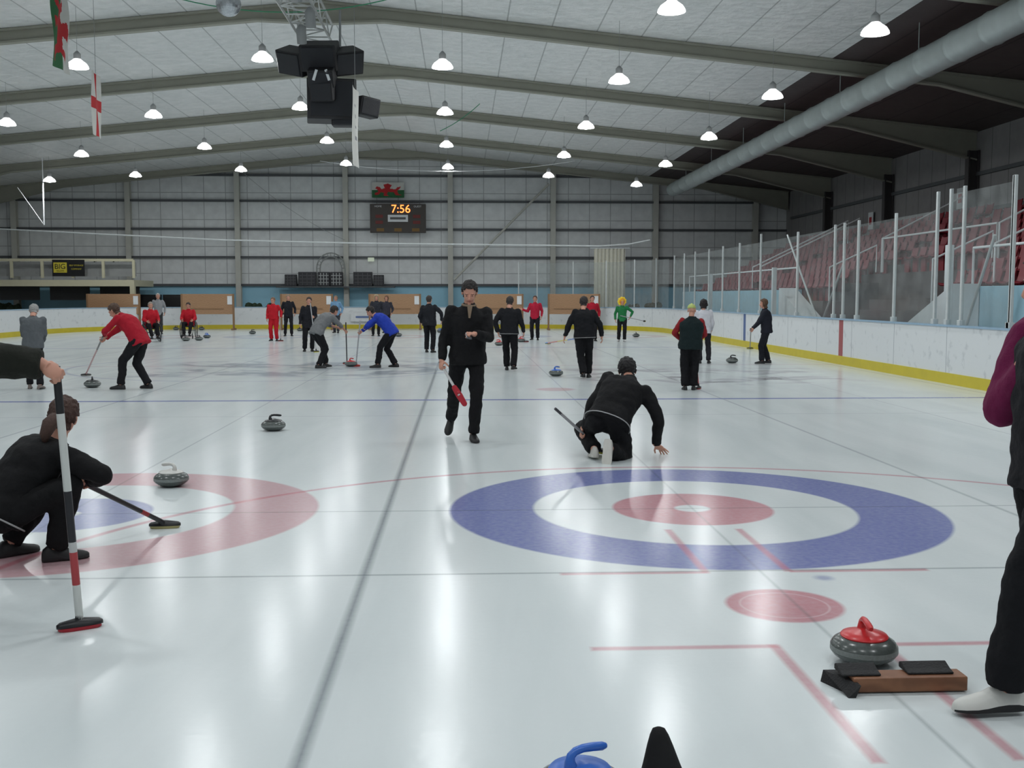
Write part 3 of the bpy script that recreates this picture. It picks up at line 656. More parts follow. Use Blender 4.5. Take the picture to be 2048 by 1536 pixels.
# ================================================================= PEOPLE
def remesh(geo,vox,smooth=2,nz=0,ns=9.):
    me=geo.mesh('tmp',[],False); o=link('tmp',me)
    r=o.modifiers.new('r','REMESH'); r.mode='VOXEL'; r.voxel_size=vox; r.adaptivity=0
    if smooth: s=o.modifiers.new('s','SMOOTH'); s.iterations=smooth; s.factor=.6
    dg=bpy.context.evaluated_depsgraph_get(); e=o.evaluated_get(dg).to_mesh()
    vs=[v.co.copy() for v in e.vertices]; fs=[list(p.vertices) for p in e.polygons]; ns_=[v.normal.copy() for v in e.vertices]
    o.evaluated_get(dg).to_mesh_clear(); bpy.data.objects.remove(o); bpy.data.meshes.remove(me)
    if nz:
        off=V((random.random()*50,0,0))
        vs=[v+n*(noise.noise((v+off)*ns)*nz+noise.noise((v+off)*ns*2.7)*nz*.5) for v,n in zip(vs,ns_)]
    return vs,fs,ns_
g=Geo()
g.sph((0,-.012,.03),(.076,.096,.088)); g.sph((0,.028,-.03),(.061,.062,.083)); g.sph((0,.038,-.085),(.04,.042,.03))
g.cyl((0,.084,.008),(0,.106,-.034),.007,.0125); g.sph((0,.102,-.036),(.016,.013,.01))
for s in(-1,1): g.sph((s*.077,-.008,-.012),(.011,.02,.033)); g.sph((s*.03,.074,0),(.014,.014,.01)); g.sph((s*.03,.079,.02),(.024,.012,.008))
g.sph((0,.086,-.062),(.022,.011,.009)); g.sph((0,.075,-.104),(.02,.016,.014))
g.cyl((0,-.02,-.05),(0,-.035,-.18),.053,.058)
hv,hf,hn=remesh(g,.005,1)
def cen(f,vs): return sum((vs[i] for i in f),V())/len(f)
hm=[]
for f in hf:
    c=cen(f,hv); k=0
    if c.y>.068:
        if .02<abs(c.x)<.038 and -.005<c.z<.004: k=1
        elif .016<abs(c.x)<.046 and .017<c.z<.024: k=3
        elif abs(c.x)<.022 and -.07<c.z<-.056 : k=2
    hm.append(k)
def hair_parts(style):
    sel=[]
    for i,f in enumerate(hf):
        c=cen(f,hv)
        if style=='cap': ok=(c.z>.035)
        else:
            lim=.074 if c.y>.055 else (.045 if c.y>.03 else (.012 if c.y>-.02 else -.085))
            ok=c.z>lim and c.z>-.09
            if style in('long','bob') and c.y<.035 and c.z>-.13 and not(abs(c.x)<.05 and c.y>0): ok=True
        if ok: sel.append(f)
    cnt={}
    for f in sel:
        for a,b in zip(f,f[1:]+f[:1]): k=(min(a,b),max(a,b)); cnt[k]=cnt.get(k,0)+1
    bd=set(x for k,c in cnt.items() if c==1 for x in k)
    idx={}; vs=[]
    amp={'short':.014,'long':.02,'bob':.026,'cap':.014}[style]
    for f in sel:
        for i in f:
            if i not in idx:
                idx[i]=len(vs); n=hn[i]; k=.002 if i in bd else amp*(1+(.7*noise.noise(hv[i]*55) if style!='cap' else 0))
                vs.append(hv[i]+n*k)
    return vs,[[idx[i] for i in f] for f in sel]
hairs={k:hair_parts(k) for k in('short','long','bob','cap')}
def handgeo(curl,spread,tc=0.5):
    g=Geo(); g.sph((0,.045,0),(.04,.05,.015)); g.sph((.022,.03,-.006),(.02,.03,.016)); g.cyl((0,-.05,0),(0,.02,0),.027,.027)
    for k,(x,l) in enumerate(((-.03,.058),(-.011,.07),(.01,.074),(.029,.066))):
        a=V((x,.08 if k else .075,0)); ang=0; sp=(k-1.5)*spread
        for j,q in enumerate((.44,.31,.25)):
            ang+=curl*(1 if j else .8)+.05*k*curl
            d=V((math.sin(sp)*math.cos(ang),math.cos(sp)*math.cos(ang),-math.sin(ang))); b=a+d*l*q
            g.caps(a,b,.0088-.0008*j,.0082-.0008*j,10); a=b
    a=V((.03,.02,-.004)); d=V((.72,.65,-.25)).normalized() if tc<.6 else V((.45,.55,-.75)).normalized()
    b=a+d*.042; g.caps(a,b,.012,.0095,10); d2=(d+V((-.35,.35,-.4*tc))).normalized(); g.caps(b,b+d2*.032,.0095,.008,10)
    return remesh(g,.0042,1)
hands={'relax':handgeo(.35,.05),'grip':handgeo(1.15,.0,1),'splay':handgeo(.12,.2,.2)}
LIP=mat('lip',srgb(160,90,85),.5)
EYE=mat('eye_dark',srgb(40,32,30),.3)
def ik(a,t,l1,l2,pole):
    d=t-a; D=min(d.length,(l1+l2)*.995); D=max(D,abs(l1-l2)+.02); dn=d.normalized(); m_=(l1*l1-l2*l2+D*D)/(2*D); h=math.sqrt(max(0,l1*l1-m_*m_))
    p=(pole-dn*pole.dot(dn)); p=p.normalized() if p.length>1e-4 else dn.orthogonal().normalized()
    return a+dn*m_+p*h, a+dn*D
def frame(y,z):
    y=y.normalized(); x=y.cross(z)
    if x.length<1e-3: x=y.orthogonal()
    x.normalize(); z=x.cross(y).normalized(); return Matrix((x,y,z)).transposed()
def person(loc,face,height,pose,fit,label):
    ru=random.uniform
    s=height/1.75; dflt=dict(pel=(ru(-.02,.02),0,.925),s1=(ru(-.05,.05),.04,1),s2=(ru(-.04,.04),ru(.04,.2),1),nk=(0,.2,1),look=(ru(-.35,.35),1,ru(-.3,0)),hr=(.26,ru(.02,.2),ru(.86,.95)),hl=(-.26,ru(.02,.2),ru(.86,.95)),
        fr=(.12,ru(-.14,.0),.08),fl=(-.11,ru(0,.12),.075),pr=(.4,-1,-.2),pl=(-.4,-1,-.2),kr=(.1,1,0),kl=(-.1,1,0),tdr=(.25,1,0),tdl=(-.15,1,0),gr='relax',gl='relax',hdr=None,hdl=None,palr=None,pall=None,tw=0,tilt=0)
    p={**dflt,**pose}; q=lambda k:V(p[k])
    pel=q('pel'); s1=q('s1').normalized(); s2=q('s2').normalized(); mid=pel+s1*.27; nk=mid+s2*.25
    side=V((math.cos(p['tw']),math.sin(p['tw']),0)); side=(side-s2*side.dot(s2)).normalized()
    hs=V((1,0,0)); hs=(hs-s1*hs.dot(s1)*.3).normalized()
    shw=fit.get('shw',.185)
    shc=nk-s2*.055; SR=shc+side*shw; SL=shc-side*shw
    HR=pel+hs*.095-s1*.03; HL=pel-hs*.095-s1*.03
    al=fit.get('arm',1.)
    ER,WR=ik(SR,q('hr'),.30*al,.26*al,q('pr')); EL,WL=ik(SL,q('hl'),.30*al,.26*al,q('pl'))
    KR,AR=ik(HR,q('fr'),.43,.42,q('kr')); KL,AL=ik(HL,q('fl'),.43,.42,q('kl'))
    nd=q('nk').normalized(); hc=nk+nd*.175
    def tc_(t):
        if t<0: return pel+s1*(t*.52), s1
        a=pel.lerp(mid,t); b=mid.lerp(nk,t); return a.lerp(b,t),(s1.lerp(s2,t)).normalized()
    def ringp(t,rx,ry,n=20):
        c,tg=tc_(t); sd=hs.lerp(side,max(0,min(1,t))); sd=(sd-tg*sd.dot(tg)).normalized(); fw=tg.cross(sd)
        return [c+sd*rx*math.copysign(abs(math.cos(a))**.85,math.cos(a))+fw*ry*math.copysign(abs(math.sin(a))**.9,math.sin(a)) for a in [2*math.pi*k/n for k in range(n)]]
    bul=fit.get('build',1.)
    g=Geo(); g.loft([ringp(t,a*bul,b*bul) for t,a,b in((-.1,.12,.09),(0,.145,.1),(.3,.13,.095),(.6,.145,.1),(.85,.15,.085),(1.0,.06,.06))])
    for a,b,ra,rb in((SR,ER,.045,.038),(ER,WR,.038,.026),(SL,EL,.045,.038),(EL,WL,.038,.026),(HR,KR,.075,.05),(KR,AR,.05,.036),(HL,KL,.075,.05),(KL,AL,.05,.036),(nk-s2*.06,nk+nd*.09,.054,.052)): g.caps(a,b,ra,rb)
    FR=[]; 
    for A,K,td in((AR,KR,q('tdr')),(AL,KL,q('tdl'))):
        td=td.normalized(); upv=(K-A).normalized()
        if abs(td.z)<.4: upv=V((0,0,1))
        M_=frame(td,upv); FR.append((A,M_)); g.caps(A-M_@V((0,.02,.03)),A+M_@V((0,.12,-.045)),.032,.024)
    vs,fs,_=remesh(g,.02,1)
    B=Geo(); B.add(vs,fs,0)
    RH=frame(q('look'),nd+V((0,0,.6)) if abs(q('look').normalized().z)<.8 else nd)
    if p['tilt']: RH=RH@Matrix.Rotation(p['tilt'],3,'Y')
    B.add([hc+RH@v for v in hv],hf,hm)
    def addhand(W,E,kind,mir,hd,pal):
        d=V(hd) if hd else (W-E)
        pn=V(pal) if pal else V((-1,0,0) if not mir else (1,0,0))
        M_=frame(d,-pn); v_,f_,_=hands[kind]
        sx=1 if mir else -1
        B.add([W+M_@V((v.x*sx,v.y,v.z)) for v in v_],f_,0)
    addhand(WR,ER,p['gr'],False,p['hdr'],p['palr']); addhand(WL,EL,p['gl'],True,p['hdl'],p['pall'])
    for i in range(len(B.v)): B.v[i]=B.v[i]*s
    skin=mat('skin_'+fit.get('skin','a'),{'a':srgb(198,145,124),'b':srgb(190,140,118)}[fit.get('skin','a')],.5,var=.06)
    hairc=fit.get('hairc',(60,45,38)); hmat=mat('hair_%d_%d_%d'%hairc,srgb(*hairc),.7,var=.35,scale=60,bump=.4,bscale=120)
    body=link('person',B.mesh('body',[skin,EYE,LIP,hmat],True,None))
    ang=-math.radians(face); body.location=(loc[0],loc[1],.002); body.rotation_euler=(0,0,ang); top(body,label,'person')
    def child(name,vs,fs,mats,mi=0,ang=None):
        g=Geo(); g.add([v*s for v in vs],fs,mi); return link(name,g.mesh(name,mats,True,ang),body)
    def fab(c,k='cloth'): return mat('%s_%d_%d_%d'%((k,)+c),srgb(*c),.85,var=.15,scale=12,bump=.25,bscale=40,spec=.25)
    tr_=fit.get('trousers',(22,22,25)); tb=fit.get('tb',1.)
    g=Geo(); g.loft([ringp(t,a*bul,b*bul) for t,a,b in((-.16,.12,.09),(-.06,.165,.12),(.05,.17,.122),(.2,.155,.112))])
    for Hh,K,A in((HR,KR,AR),(HL,KL,AL)):
        g.caps(Hh,K,.098*tb,.072*tb); sh=(A-K); g.cyl(K,K+sh*.97,.072*tb,.066*tb)
    vs,fs,_=remesh(g,.015,3,.014,8); child('trousers',vs,fs,[fab(tr_,'trouser')])
    jc=fit.get('jacket',(20,20,22)); sl=fit.get('sleeve'); hem=fit.get('hem',-.2); jb=fit.get('jb',1.)*bul
    g=Geo(); g.loft([ringp(t,a*jb,b*jb) for t,a,b in((hem,.19,.142),(-.02,.188,.14),(.2,.175,.132),(.42,.178,.135),(.66,.19,.138),(.84,.185,.118),(.95,.125,.09),(1.04,.068,.066),(1.1,.062,.062))])
    ga=Geo() if sl else g
    ab=fit.get('ab',1)
    for Sh,E,W in((SR,ER,WR),(SL,EL,WL)):
        ga.sph(Sh,.074*max(1,ab*.9)); ga.caps(Sh,E,.07*ab,.056*ab); ga.cyl(E,E+(W-E)*fit.get('slv',.97),.056*ab,.043*ab)
    vs,fs,_=remesh(g,.014,3,.016,7); child(fit.get('topname','jacket'),vs,fs,[fab(jc)])
    if sl: vs,fs,_=remesh(ga,.014,3,.012,8); child('sleeves',vs,fs,[fab(sl)])
    if fit.get('pipe'):
        r=ringp(hem+.04,.2*jb,.152*jb,28); g=Geo(); g.tube(r,.0055,6,closed=True); child('hem_piping',g.v,g.f,[fab((165,165,165))])
    if fit.get('collar'):
        g=Geo(); g.tube(ringp(1.05,.07,.07,20),.014,8,closed=True); child('collar',g.v,g.f,[fab(fit['collar'])])
        g=Geo(); c,tg=tc_(.9); fwv=tg.cross(side); g.add([c+fwv*.125+side*.03+tg*.09,c+fwv*.125-side*.03+tg*.09,c+fwv*.15-side*.01-tg*.05,c+fwv*.15+side*.01-tg*.05,],[(0,1,2,3)]); child('shirt_front',g.v,g.f,[fab(fit['collar'])])
    sc=fit.get('shoe',(22,22,24)); so=fit.get('sole',(30,30,32))
    for A,M_ in FR:
        g=Geo(); rings=[]
        for y,w,h in((-.078,.022,.05),(-.07,.032,.075),(-.04,.037,.1),(0,.04,.105),(.04,.041,.09),(.08,.045,.068),(.12,.047,.055),(.16,.04,.046),(.185,.026,.036),(.195,.012,.026)):
            rings.append([A+M_@V((w*x,y,-.073+h*z)) for x,z in((-.85,0),(-1.04,.1),(-1,.3),(-.85,.65),(-.45,.95),(0,1),(.45,.95),(.85,.65),(1,.3),(1.04,.1),(.85,0),(0,0))])
        g.loft(rings)
        for i in range(len(g.m)-2):
            if i%12 in(0,1,8,9,10,11): g.m[i]=1
        child('shoe',g.v,g.f,[mat('shoe_%d_%d_%d'%sc,srgb(*sc),.5),mat('shoe_%d_%d_%d'%so,srgb(*so),.6)],g.m,50)
    st=fit.get('hair','short'); hvv,hff=hairs[st if st!='pony' else 'short']
    vs=[hc+RH@v for v in hvv]; fs=list(hff)
    if st=='pony':
        g=Geo(); g.add(vs,fs); b0=hc+RH@V((0,-.1,-.01)); g.tube([b0,b0+RH@V((0,-.04,-.01)),b0+RH@V((-.01,-.075,-.05)),b0+RH@V((-.02,-.08,-.12)),b0+RH@V((-.02,-.06,-.19))],[.024,.038,.046,.034,.006],10); vs,fs=g.v,g.f
    child('hair' if st!='cap' else 'cap',vs,fs,[hmat])
    if st=='cap': 
        g=Geo(); g.sph(hc+RH@V((0,.0,.125)),.02); child('cap_button',g.v,g.f,[hmat]); 
    if fit.get('hat')=='flower':
        for k in range(9):
            g=Geo(); a=2*math.pi*k/9; c=hc+RH@V((.13*math.cos(a),-.03,.13*math.sin(a)+.03)); g.sph(c,(.065,.02,.065)); child('petal',g.v,g.f,[mat('petal_yellow',srgb(240,205,50),.7)])
        g=Geo(); g.tube([hc+RH@V((.095*math.cos(2*math.pi*k/16),-.01,.095*math.sin(2*math.pi*k/16)+.03)) for k in range(16)],.025,8,closed=True); child('flower_trumpet',g.v,g.f,[mat('petal_orange',srgb(235,130,40),.7)])
    RW=Matrix.Rotation(ang,3,'Z'); Lw=V((loc[0],loc[1],0))
    wd=lambda v: Lw+RW@(v*s)
    def hp(W,E,hd,pal,mir): 
        d=(V(hd) if hd else (W-E)).normalized(); pn=V(pal) if pal else V((1,0,0) if mir else (-1,0,0)); pn=(pn-d*pn.dot(d)).normalized()
        return wd(W+d*.075+pn*.028)
    return dict(hr=hp(WR,ER,p['hdr'],p['palr'],False),hl=hp(WL,EL,p['hdl'],p['pall'],True),w=wd,body=body)
def broom(a,b,label,shaft=((.0,(30,30,32)),),head=(25,25,28),pad=(190,185,60),hd=None,r=.0145,hl=.2,flat=True):
    a=V(a); b=V(b); b2=b+V((0,0,.035)) if flat else b
    e=empty('curling_broom',b); top(e,label,'curling broom')
    A=a-b; B0=b2-b
    segs=list(shaft)+[(1.0,None)]
    g=Geo(); ms=[]
    for i in range(len(segs)-1):
        t0,c=segs[i]; t1=segs[i+1][0]; m=mat('broom_%d_%d_%d'%c,srgb(*c),.35,var=.04); 
        if m not in ms: ms.append(m)
        g.cyl(A.lerp(B0,t0),A.lerp(B0,t1),r,n=12,mi=ms.index(m))
    link('shaft',g.mesh('s',ms,True,50),e)
    d=(B0-A); dh=V((d.x,d.y,0)); dh=dh.normalized() if dh.length>.05 else V((0,1,0))
    hdv=V(hd).normalized() if hd else dh.cross(V((0,0,1)))
    upv=V((0,0,1)) if flat else (-d).normalized()
    M_=frame(hdv,upv)
    g=Geo(); rings=[]
    for y,w,h in((-hl/2,.012,.012),(-hl/2+.015,.028,.022),(-.04,.034,.03),(0,.036,.036),(.04,.034,.03),(hl/2-.015,.028,.022),(hl/2,.012,.012)):
        rings.append([M_@V((w*math.cos(t),y,.022+(h*math.sin(t) if math.sin(t)>0 else .008*math.sin(t)))) for t in [2*math.pi*k/14 for k in range(14)]])
    g.loft(rings); g.cyl(V((0,0,.02)),B0+(A-B0).normalized()*.06,.02,.017)
    link('brush_head',g.mesh('h',[mat('broom_%d_%d_%d'%head,srgb(*head),.4)],True,50),e)
    g=Geo(); rings=[]
    for z,k in((0,.9),(.006,1),(.018,1)):
        rings.append([M_@V((.031*k*math.copysign(abs(math.cos(t))**.6,math.cos(t)),hl/2*.95*k*math.copysign(abs(math.sin(t))**.6,math.sin(t)),z)) for t in [2*math.pi*j/20 for j in range(20)]])
    g.loft(rings); link('brush_pad',g.mesh('p',[mat('broom_%d_%d_%d'%pad,srgb(*pad),.8)],True,50),e)
    return e
# 1 centre man
p0=G(936,880)
r=person(p0,176,1.78,dict(pel=(0,0,.93),s1=(0,-.02,1),s2=(-.05,.1,1),nk=(-.02,.35,1),look=(.06,.8,-.45),hr=(.29,.1,.88),hl=(-.05,.33,1.17),pl=(-.8,-.5,-.8),fr=(.16,-.42,.19),fl=(-.05,.10,.075),tdr=(.25,.75,-.7),tdl=(-.1,1,0),gr='grip',gl='grip',hdl=(.6,.4,.1),pall=(0,-.3,-1),palr=(-.6,-.4,0)),
  dict(jacket=(20,20,22),trousers=(19,19,22),hair='short',hairc=(30,25,24),collar=(135,118,100),hem=-.2,jb=1.1,ab=1.06,skin='a'),'dark-haired person in black jacket walking, holding a red broom')
h=r['hr']; d=(r['w'](V((.06,.5,.42)))-h)
broom(h-d*.15,h+d*.72,'curling broom with red head carried by the walking player',((0,(40,40,42)),(.22,(195,195,195))),head=(170,30,45),pad=(170,35,50),hd=(.5,-.2,-.8),flat=False,hl=.26)
o=link('mobile_phone',Geo().box((0,0,0),(.06,.1,.015)).mesh('m',[mat('phone_grey',srgb(70,72,78),.3)],False),None,r['hl']+V((0,-.01,.0)),(.6,.2,.3),.004); top(o,'small grey phone held in the walking player\'s hand','phone')
# 2 crouching deliverer
p0=G(1242,918)
r=person(p0,4,1.84,dict(pel=(-.12,-.02,.37),s1=(.3,.5,.62),s2=(.5,.7,.52),nk=(-.05,.6,.45),look=(0,1,-.3),hr=(.36,.22,.10),hl=(-.35,.14,.27),pr=(.5,-.8,.2),pl=(-1,-.2,.0),fr=(-.12,-.22,.13),fl=(-.25,-.02,.09),kr=(.5,1,-.9),kl=(-.25,1,.5),tdr=(-.05,-.25,-1),tdl=(-.1,1,-.1),gr='splay',gl='grip',hdr=(.45,.35,-.42),palr=(0,-.4,-.9),tw=.0),
  dict(jacket=(20,20,22),trousers=(18,18,21),hair='short',hairc=(25,22,24),pipe=True,shoe=(190,188,182),sole=(205,203,196),hem=-.12,build=1.12,shw=.195,ab=1.05,tb=1.08),'person in black crouched low with one hand on the ice')
h=r['hl']; t=r['w'](V((-.62,-.06,.48)))
dd=(h-t); k=(h.z-.02)/max(.02,-dd.z) if dd.z<0 else .8
broom(t,h+dd*min(k,1.3),'curling broom with grey shaft tucked beside the crouching player',((0,(60,60,64)),(.12,(150,150,152))))
# 3 crouching woman
p0=G(55,1120)
r=person(p0,50,1.72,dict(pel=(0,-.16,.33),s1=(.0,.5,.75),s2=(.02,.75,.6),nk=(0,.35,.9),look=(-.85,.7,-.2),hr=(.12,.36,.47),hl=(.02,.32,.48),pr=(1,.1,.1),pl=(-1,.1,-.2),fr=(.14,.12,.075),fl=(-.18,-.05,.075),kr=(.35,1,.2),kl=(-.35,1,.2),gr='grip',gl='grip',palr=(-1,0,-.3)),
  dict(jacket=(18,18,20),trousers=(16,16,18),hair='pony',hairc=(66,44,36),pipe=True,hem=-.12,tb=1.08,jb=1.1,build=1.06,ab=1.15),'person in black with brown ponytail crouching with a broom')
h=r['hr']; b=G(330,1056); t=h+(h-b).normalized()*.12
broom(t,b,'black curling broom with red band held by the crouching player',((0,(25,25,28)),(.72,(150,40,45)),(.8,(30,30,32))),hl=.21,hd=(1,.12,0),pad=(180,170,120),r=.016)
# 4 edge man with broom
p0=V((-2.47,5.15,0))
r=person(p0,88,1.76,dict(hl=(-.3,-.2,.9),hr=(.1,.62,1.25),pr=(.3,-.3,-1),gr='grip',palr=(-.6,.1,-.6),fr=(.1,.02,.075),fl=(-.1,-.1,.075),hdr=(-.1,.8,-.6),pel=(0,-.05,.93),s1=(0,.04,1),s2=(0,.1,1)),dict(jacket=(32,34,29),trousers=(22,22,25),ab=1.6),'person in dark olive fleece standing, arm resting on a broom')
b=G(160,1258); top_=r['hr']+V((.0,0,.05))
broom(top_,b,'tall black and white curling broom standing upright on the ice',((0,(25,25,28)),(.18,(205,208,205)),(.48,(28,28,34)),(.68,(190,190,190)),(.72,(170,60,65)),(.85,(205,208,205))),hl=.21,hd=(1,.55,0),pad=(170,30,45),r=.0185)
# 25 edge person
r=person(V((2.24,3.98,0)),-88,1.78,dict(pel=(0,-.04,.94),s1=(0,.0,1),s2=(0,.05,1),hl=(-.06,.07,1.30),hr=(.06,.05,1.30),pl=(-.25,.2,-1),pr=(.5,.2,-1),fl=(-.08,.17,.075),fr=(.12,-.2,.075),tdl=(-.05,1,0),hdl=(1,-.35,-.2),hdr=(-1,-.35,-.2),pall=(0,-1,0),palr=(0,-1,0)),dict(jacket=(24,24,28),sleeve=(104,24,66),trousers=(17,18,22),shoe=(205,205,200),sole=(24,24,26),tb=1.15,ab=1.4,jb=1.08),'person in black with maroon sleeves and white-black shoes')
def sweep_pose(lean=.75): return dict(pel=(0,-.18,.86),s1=(0,.45*lean,.8),s2=(0,1.0*lean,.6),nk=(0,.8,.6),look=(0,.8,-.5),hr=(.08,.62,.80),hl=(-.05,.45,.93),fr=(.15,-.25,.075),fl=(-.12,.12,.075),gr='grip',gl='grip',pr=(1,-.3,0),pl=(-1,-.3,0))
GP=G
r=person(GP(70,778),-10,1.5,dict(s2=(0,.35,1),nk=(0,.6,.9),look=(0,.8,-.5),hr=(.12,.3,.95),hl=(-.12,.3,.95)),dict(jacket=(92,96,100),trousers=(24,24,28),hair='short',hairc=(160,160,158),topname='jumper',shoe=(120,110,105),jb=1.12),'grey-haired person in grey jumper standing with head bowed')
r=person(GP(262,778),-75,1.74,sweep_pose(.85),dict(jacket=(165,28,45),trousers=(26,26,30),hair='short',hairc=(80,60,48),jb=1.08,tb=1.05),'person in red jacket bending forward to sweep')
broom(r['hr']+(r['hr']-G(175,752)).normalized()*.3,G(172,752),'curling broom sweeping in front of a stone',((0,(60,60,60)),(.3,(170,120,120))),pad=(170,170,165))
def wheelchair(loc,face,label):
    e=empty('wheelchair',loc,-math.radians(face)); top(e,label,'wheelchair','wheelchairs on the ice'); m1=mat('chair_frame',srgb(60,62,66),.35,.4)
    g=Geo(); g.box((0,-.02,.46),(.42,.42,.05)); link('seat',g.mesh('s',[blk],False),e,None,None,.01)
    g=Geo(); g.box((0,-.26,.68),(.4,.04,.4)); link('backrest',g.mesh('s',[blk],False),e,None,None,.01)
    for sx_ in(-1,1):
        g=Geo(); g.tube([(sx_*.27,.3*math.cos(2*math.pi*k/28),.315+.3*math.sin(2*math.pi*k/28)) for k in range(28)],.016,8,closed=True)
        for k in range(10): g.cyl((sx_*.27,0,.315),(sx_*.27,.3*math.cos(math.pi*k/5),.315+.3*math.sin(math.pi*k/5)),.004,n=4)
        link('wheel',g.mesh('w',[m1]),e)
        g=Geo(); g.tube([(sx_*.2,.42+.07*math.cos(2*math.pi*k/16),.085+.07*math.sin(2*math.pi*k/16)) for k in range(16)],.014,6,closed=True); g.cyl((sx_*.2,.42,.085),(sx_*.2,.42,.2),.01); link('caster',g.mesh('w',[m1]),e)
    g=Geo()
    for sx_ in(-1,1): g.tube([(sx_*.22,-.24,.9),(sx_*.22,-.24,.44),(sx_*.22,.2,.44),(sx_*.2,.42,.2),(sx_*.16,.55,.12)],.013,8); g.cyl((sx_*.22,-.2,.66),(sx_*.22,.15,.66),.015)
    g.cyl((-.28,0,.315),(.28,0,.315),.012); g.box((0,.55,.11),(.34,.14,.02)); link('frame',g.mesh('f',[m1]),e)
sit=dict(pel=(0,-.08,.60),s1=(0,.05,1),s2=(0,.12,1),hr=(.2,.28,.72),hl=(-.2,.28,.72),fr=(.1,.48,.2),fl=(-.1,.48,.2),nk=(0,.2,1))
for px,py,fc,hh in((303,683,150,1.72),(378,677,175,1.68)):
    q=GP(px,py); wheelchair(q,fc,'dark wheelchair on the ice carrying a player in red')
    person(q,fc,hh,sit,dict(jacket=(185,30,45),trousers=(24,24,28),hairc=(150,140,130) if px<350 else (60,50,45),jb=1.12,ab=1.15),'seated person in red jacket in a wheelchair')
person(GP(318,668),170,1.72,{},dict(jacket=(150,152,155),trousers=(60,60,62),hairc=(170,165,160)),'person in pale grey top standing behind a wheelchair')
r=person(GP(549,682),185,1.56,{},dict(jacket=(190,32,45),trousers=(185,30,42),hairc=(120,90,70),hem=-.1,jb=1.1,tb=1.15),'person in red tracksuit standing with a broom')
broom(r['hl']+V((0,0,.3)),r['hl']+V((.05,-.1,-r['hl'].z)),'slim broom beside the player in red',((0,(160,160,160)),),pad=(170,40,40))
r=person(GP(578,672),170,1.66,dict(fr=(.15,0,.075)),dict(jacket=(32,34,40),trousers=(28,28,32),hairc=(150,130,110)),'person in dark jacket standing by the scoreboard')
r=person(GP(617,703),165,1.58,dict(hl=(-.15,.25,1.1),gl='grip',look=(.2,1,-.1)),dict(jacket=(34,34,40),trousers=(24,24,28),hairc=(60,48,42),hem=-.35,jb=1.1,tb=1.1),'person in long dark coat standing with a broom')
broom(r['hl']+V((-.05,0,.4)),r['hl']+V((.12,-.15,-r['hl'].z)),'slim pale broom held upright by the player in dark coat',((0,(170,172,175)),))
person(GP(673,666),190,1.62,{},dict(jacket=(120,160,195),trousers=(60,62,70),hairc=(140,120,100)),'person in light blue shirt standing')
r=person(GP(648,735),50,1.66,sweep_pose(lean=1.0),dict(jacket=(120,122,124),trousers=(24,24,28),hairc=(50,42,38),topname='shirt',slv=.35,jb=1.1,tb=1.08),'person in grey shirt bending and sweeping')
b=G(694,728); broom(r['hr']+(r['hr']-b).normalized()*.35,b,'curling broom sweeping before the red-handled stone',((0,(40,40,45)),),pad=(200,60,55))
r=person(GP(768,735),-80,1.66,sweep_pose(lean=1.05),dict(jacket=(38,62,165),trousers=(22,22,26),hairc=(40,34,32),topname='shirt',jb=1.1,tb=1.08),'person in blue top bending and sweeping')
b=G(712,733); broom(r['hr']+(r['hr']-b).normalized()*.3,b,'curling broom with red pad in front of the stone',((0,(175,175,178)),),head=(180,60,50),pad=(200,60,55))
person(GP(752,672),175,1.66,{},dict(jacket=(48,50,58),trousers=(30,30,34),hairc=(170,150,120),hair='bob'),'fair-haired person in dark fleece standing')
person(GP(773,666),185,1.62,{},dict(jacket=(60,60,70),trousers=(34,34,38),hairc=(110,80,60),hair='long'),'brown-haired person in dark fleece standing')
person(GP(859,705),15,1.62,dict(hr=(.36,.12,.98),pr=(1,-.5,-.2),fr=(.12,-.08,.075)),dict(jacket=(30,32,38),trousers=(22,22,26),hairc=(60,52,48),jb=1.18,tb=1.12,ab=1.1),'person in dark jacket standing, seen from behind')
r=person(GP(1020,741),10,1.6,dict(fr=(.10,-.18,.11),fl=(-.09,.12,.075),hr=(.3,.18,.9),hl=(-.28,-.05,.9),pl=(-1,-.6,0)),dict(jacket=(24,25,29),trousers=(18,18,22),hairc=(55,48,46),pipe=True,hem=-.16,jb=1.18,tb=1.14,ab=1.12),'person in black jacket with white hem walking away')
broom(r['hr']+V((-.15,-.1,.25)),G(1052,684),'slim broom held by the walking player',((0,(150,150,150)),),pad=(170,50,50))
person(GP(1070,680),190,1.62,dict(hr=(.5,.1,1.2),pr=(.3,-.3,-1)),dict(jacket=(180,34,60),trousers=(28,28,34),hairc=(80,55,45),tb=1.1),'person in red top standing with an arm held out')
r=person(GP(1168,756),3,1.6,dict(hl=(-.42,.05,.86),hr=(.38,.08,.88),pl=(-1,-.6,0),pr=(1,-.6,0),fr=(.1,.12,.075),fl=(-.02,-.16,.10)),dict(jacket=(22,23,27),trousers=(18,18,22),hairc=(48,42,42),jb=1.2,tb=1.2,ab=1.15,pipe=True,hem=-.16),'person in black jacket walking away with arms held out')
broom(r['hl']+V((.35,.1,.05)),G(1096,688),'broom with multicoloured shaft held out sideways',((0,(60,110,190)),(.3,(220,200,80)),(.6,(210,90,80))),head=(60,120,190))
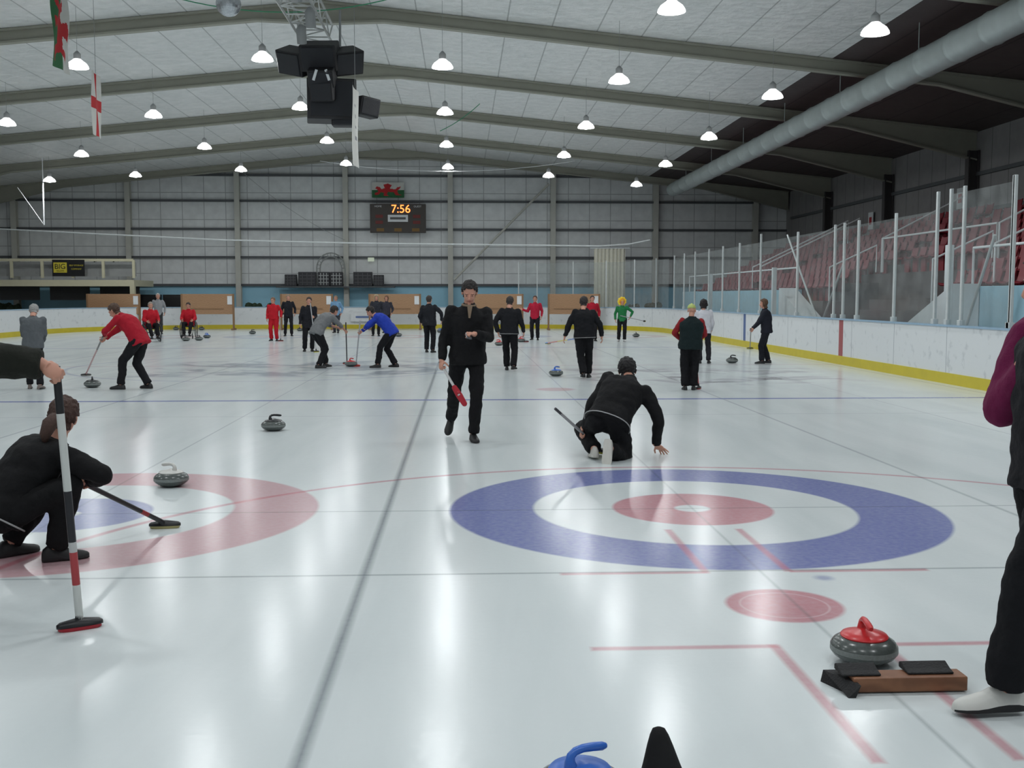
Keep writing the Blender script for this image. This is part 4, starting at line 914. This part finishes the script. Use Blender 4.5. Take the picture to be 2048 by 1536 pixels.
person(GP(1184,682),180,1.62,{},dict(jacket=(175,30,50),trousers=(26,26,30),hairc=(60,50,46)),'person in red top partly behind another player')
r=person(GP(1243,683),185,1.5,dict(hl=(-.34,.12,1.0),pl=(-1,-.3,0)),dict(jacket=(40,120,70),trousers=(24,24,28),hairc=(225,180,50),hat='flower',shoe=(190,190,190),topname='shirt',tb=1.1),'person in green top wearing a yellow flower hat')
broom(r['hl']+V((-.3,0,.1)),r['hl']+V((.6,.2,-.1)),'broom held out sideways by the player in green',((0,(170,170,175)),),flat=False)
r=person(GP(1378,780),8,1.47,dict(hr=(.14,.28,.98),pr=(1,-.2,-.3),hl=(-.14,.25,1.0),pl=(-1,-.2,-.3),look=(.3,1,-.05),fr=(.09,.02,.075),fl=(-.08,-.02,.075)),dict(jacket=(20,34,36),sleeve=(140,38,42),trousers=(18,18,22),hair='cap',hairc=(175,190,110),jb=1.32,tb=1.25,topname='vest',ab=1.1),'person in dark green vest and lime cap seen from behind')
broom(r['hr']+V((0,0,.35)),G(1397,778),'slim broom upright in front of the player in the cap',((0,(170,60,60)),),pad=(150,40,50))
person(GP(1408,727),10,1.52,dict(hr=(.2,.2,.9)),dict(jacket=(205,205,212),trousers=(36,36,42),hair='bob',hairc=(32,26,26),jb=1.1),'dark-haired person in white jacket standing')
r=person(GP(1532,727),-80,1.54,dict(hr=(.1,.38,.92),hl=(-.1,.42,.86),gr='grip',gl='grip',s2=(0,.2,1),fr=(.15,-.08,.075),fl=(-.1,.12,.075)),dict(jacket=(32,34,44),trousers=(26,28,36),hair='long',hairc=(95,70,52),jb=1.12,tb=1.12),'long-haired person in dark clothes holding a broom diagonally')
b=G(1500,698); hh_=r['hr']; broom(hh_+(hh_-b).normalized()*.5,b,'dark curling broom held diagonally onto the ice',((0,(50,50,55)),))
# ================================================================= WORLD
w=bpy.data.worlds.new('w'); S.world=w; w.use_nodes=True; w.node_tree.nodes['Background'].inputs[0].default_value=(.8,.87,.92,1); w.node_tree.nodes['Background'].inputs[1].default_value=.32
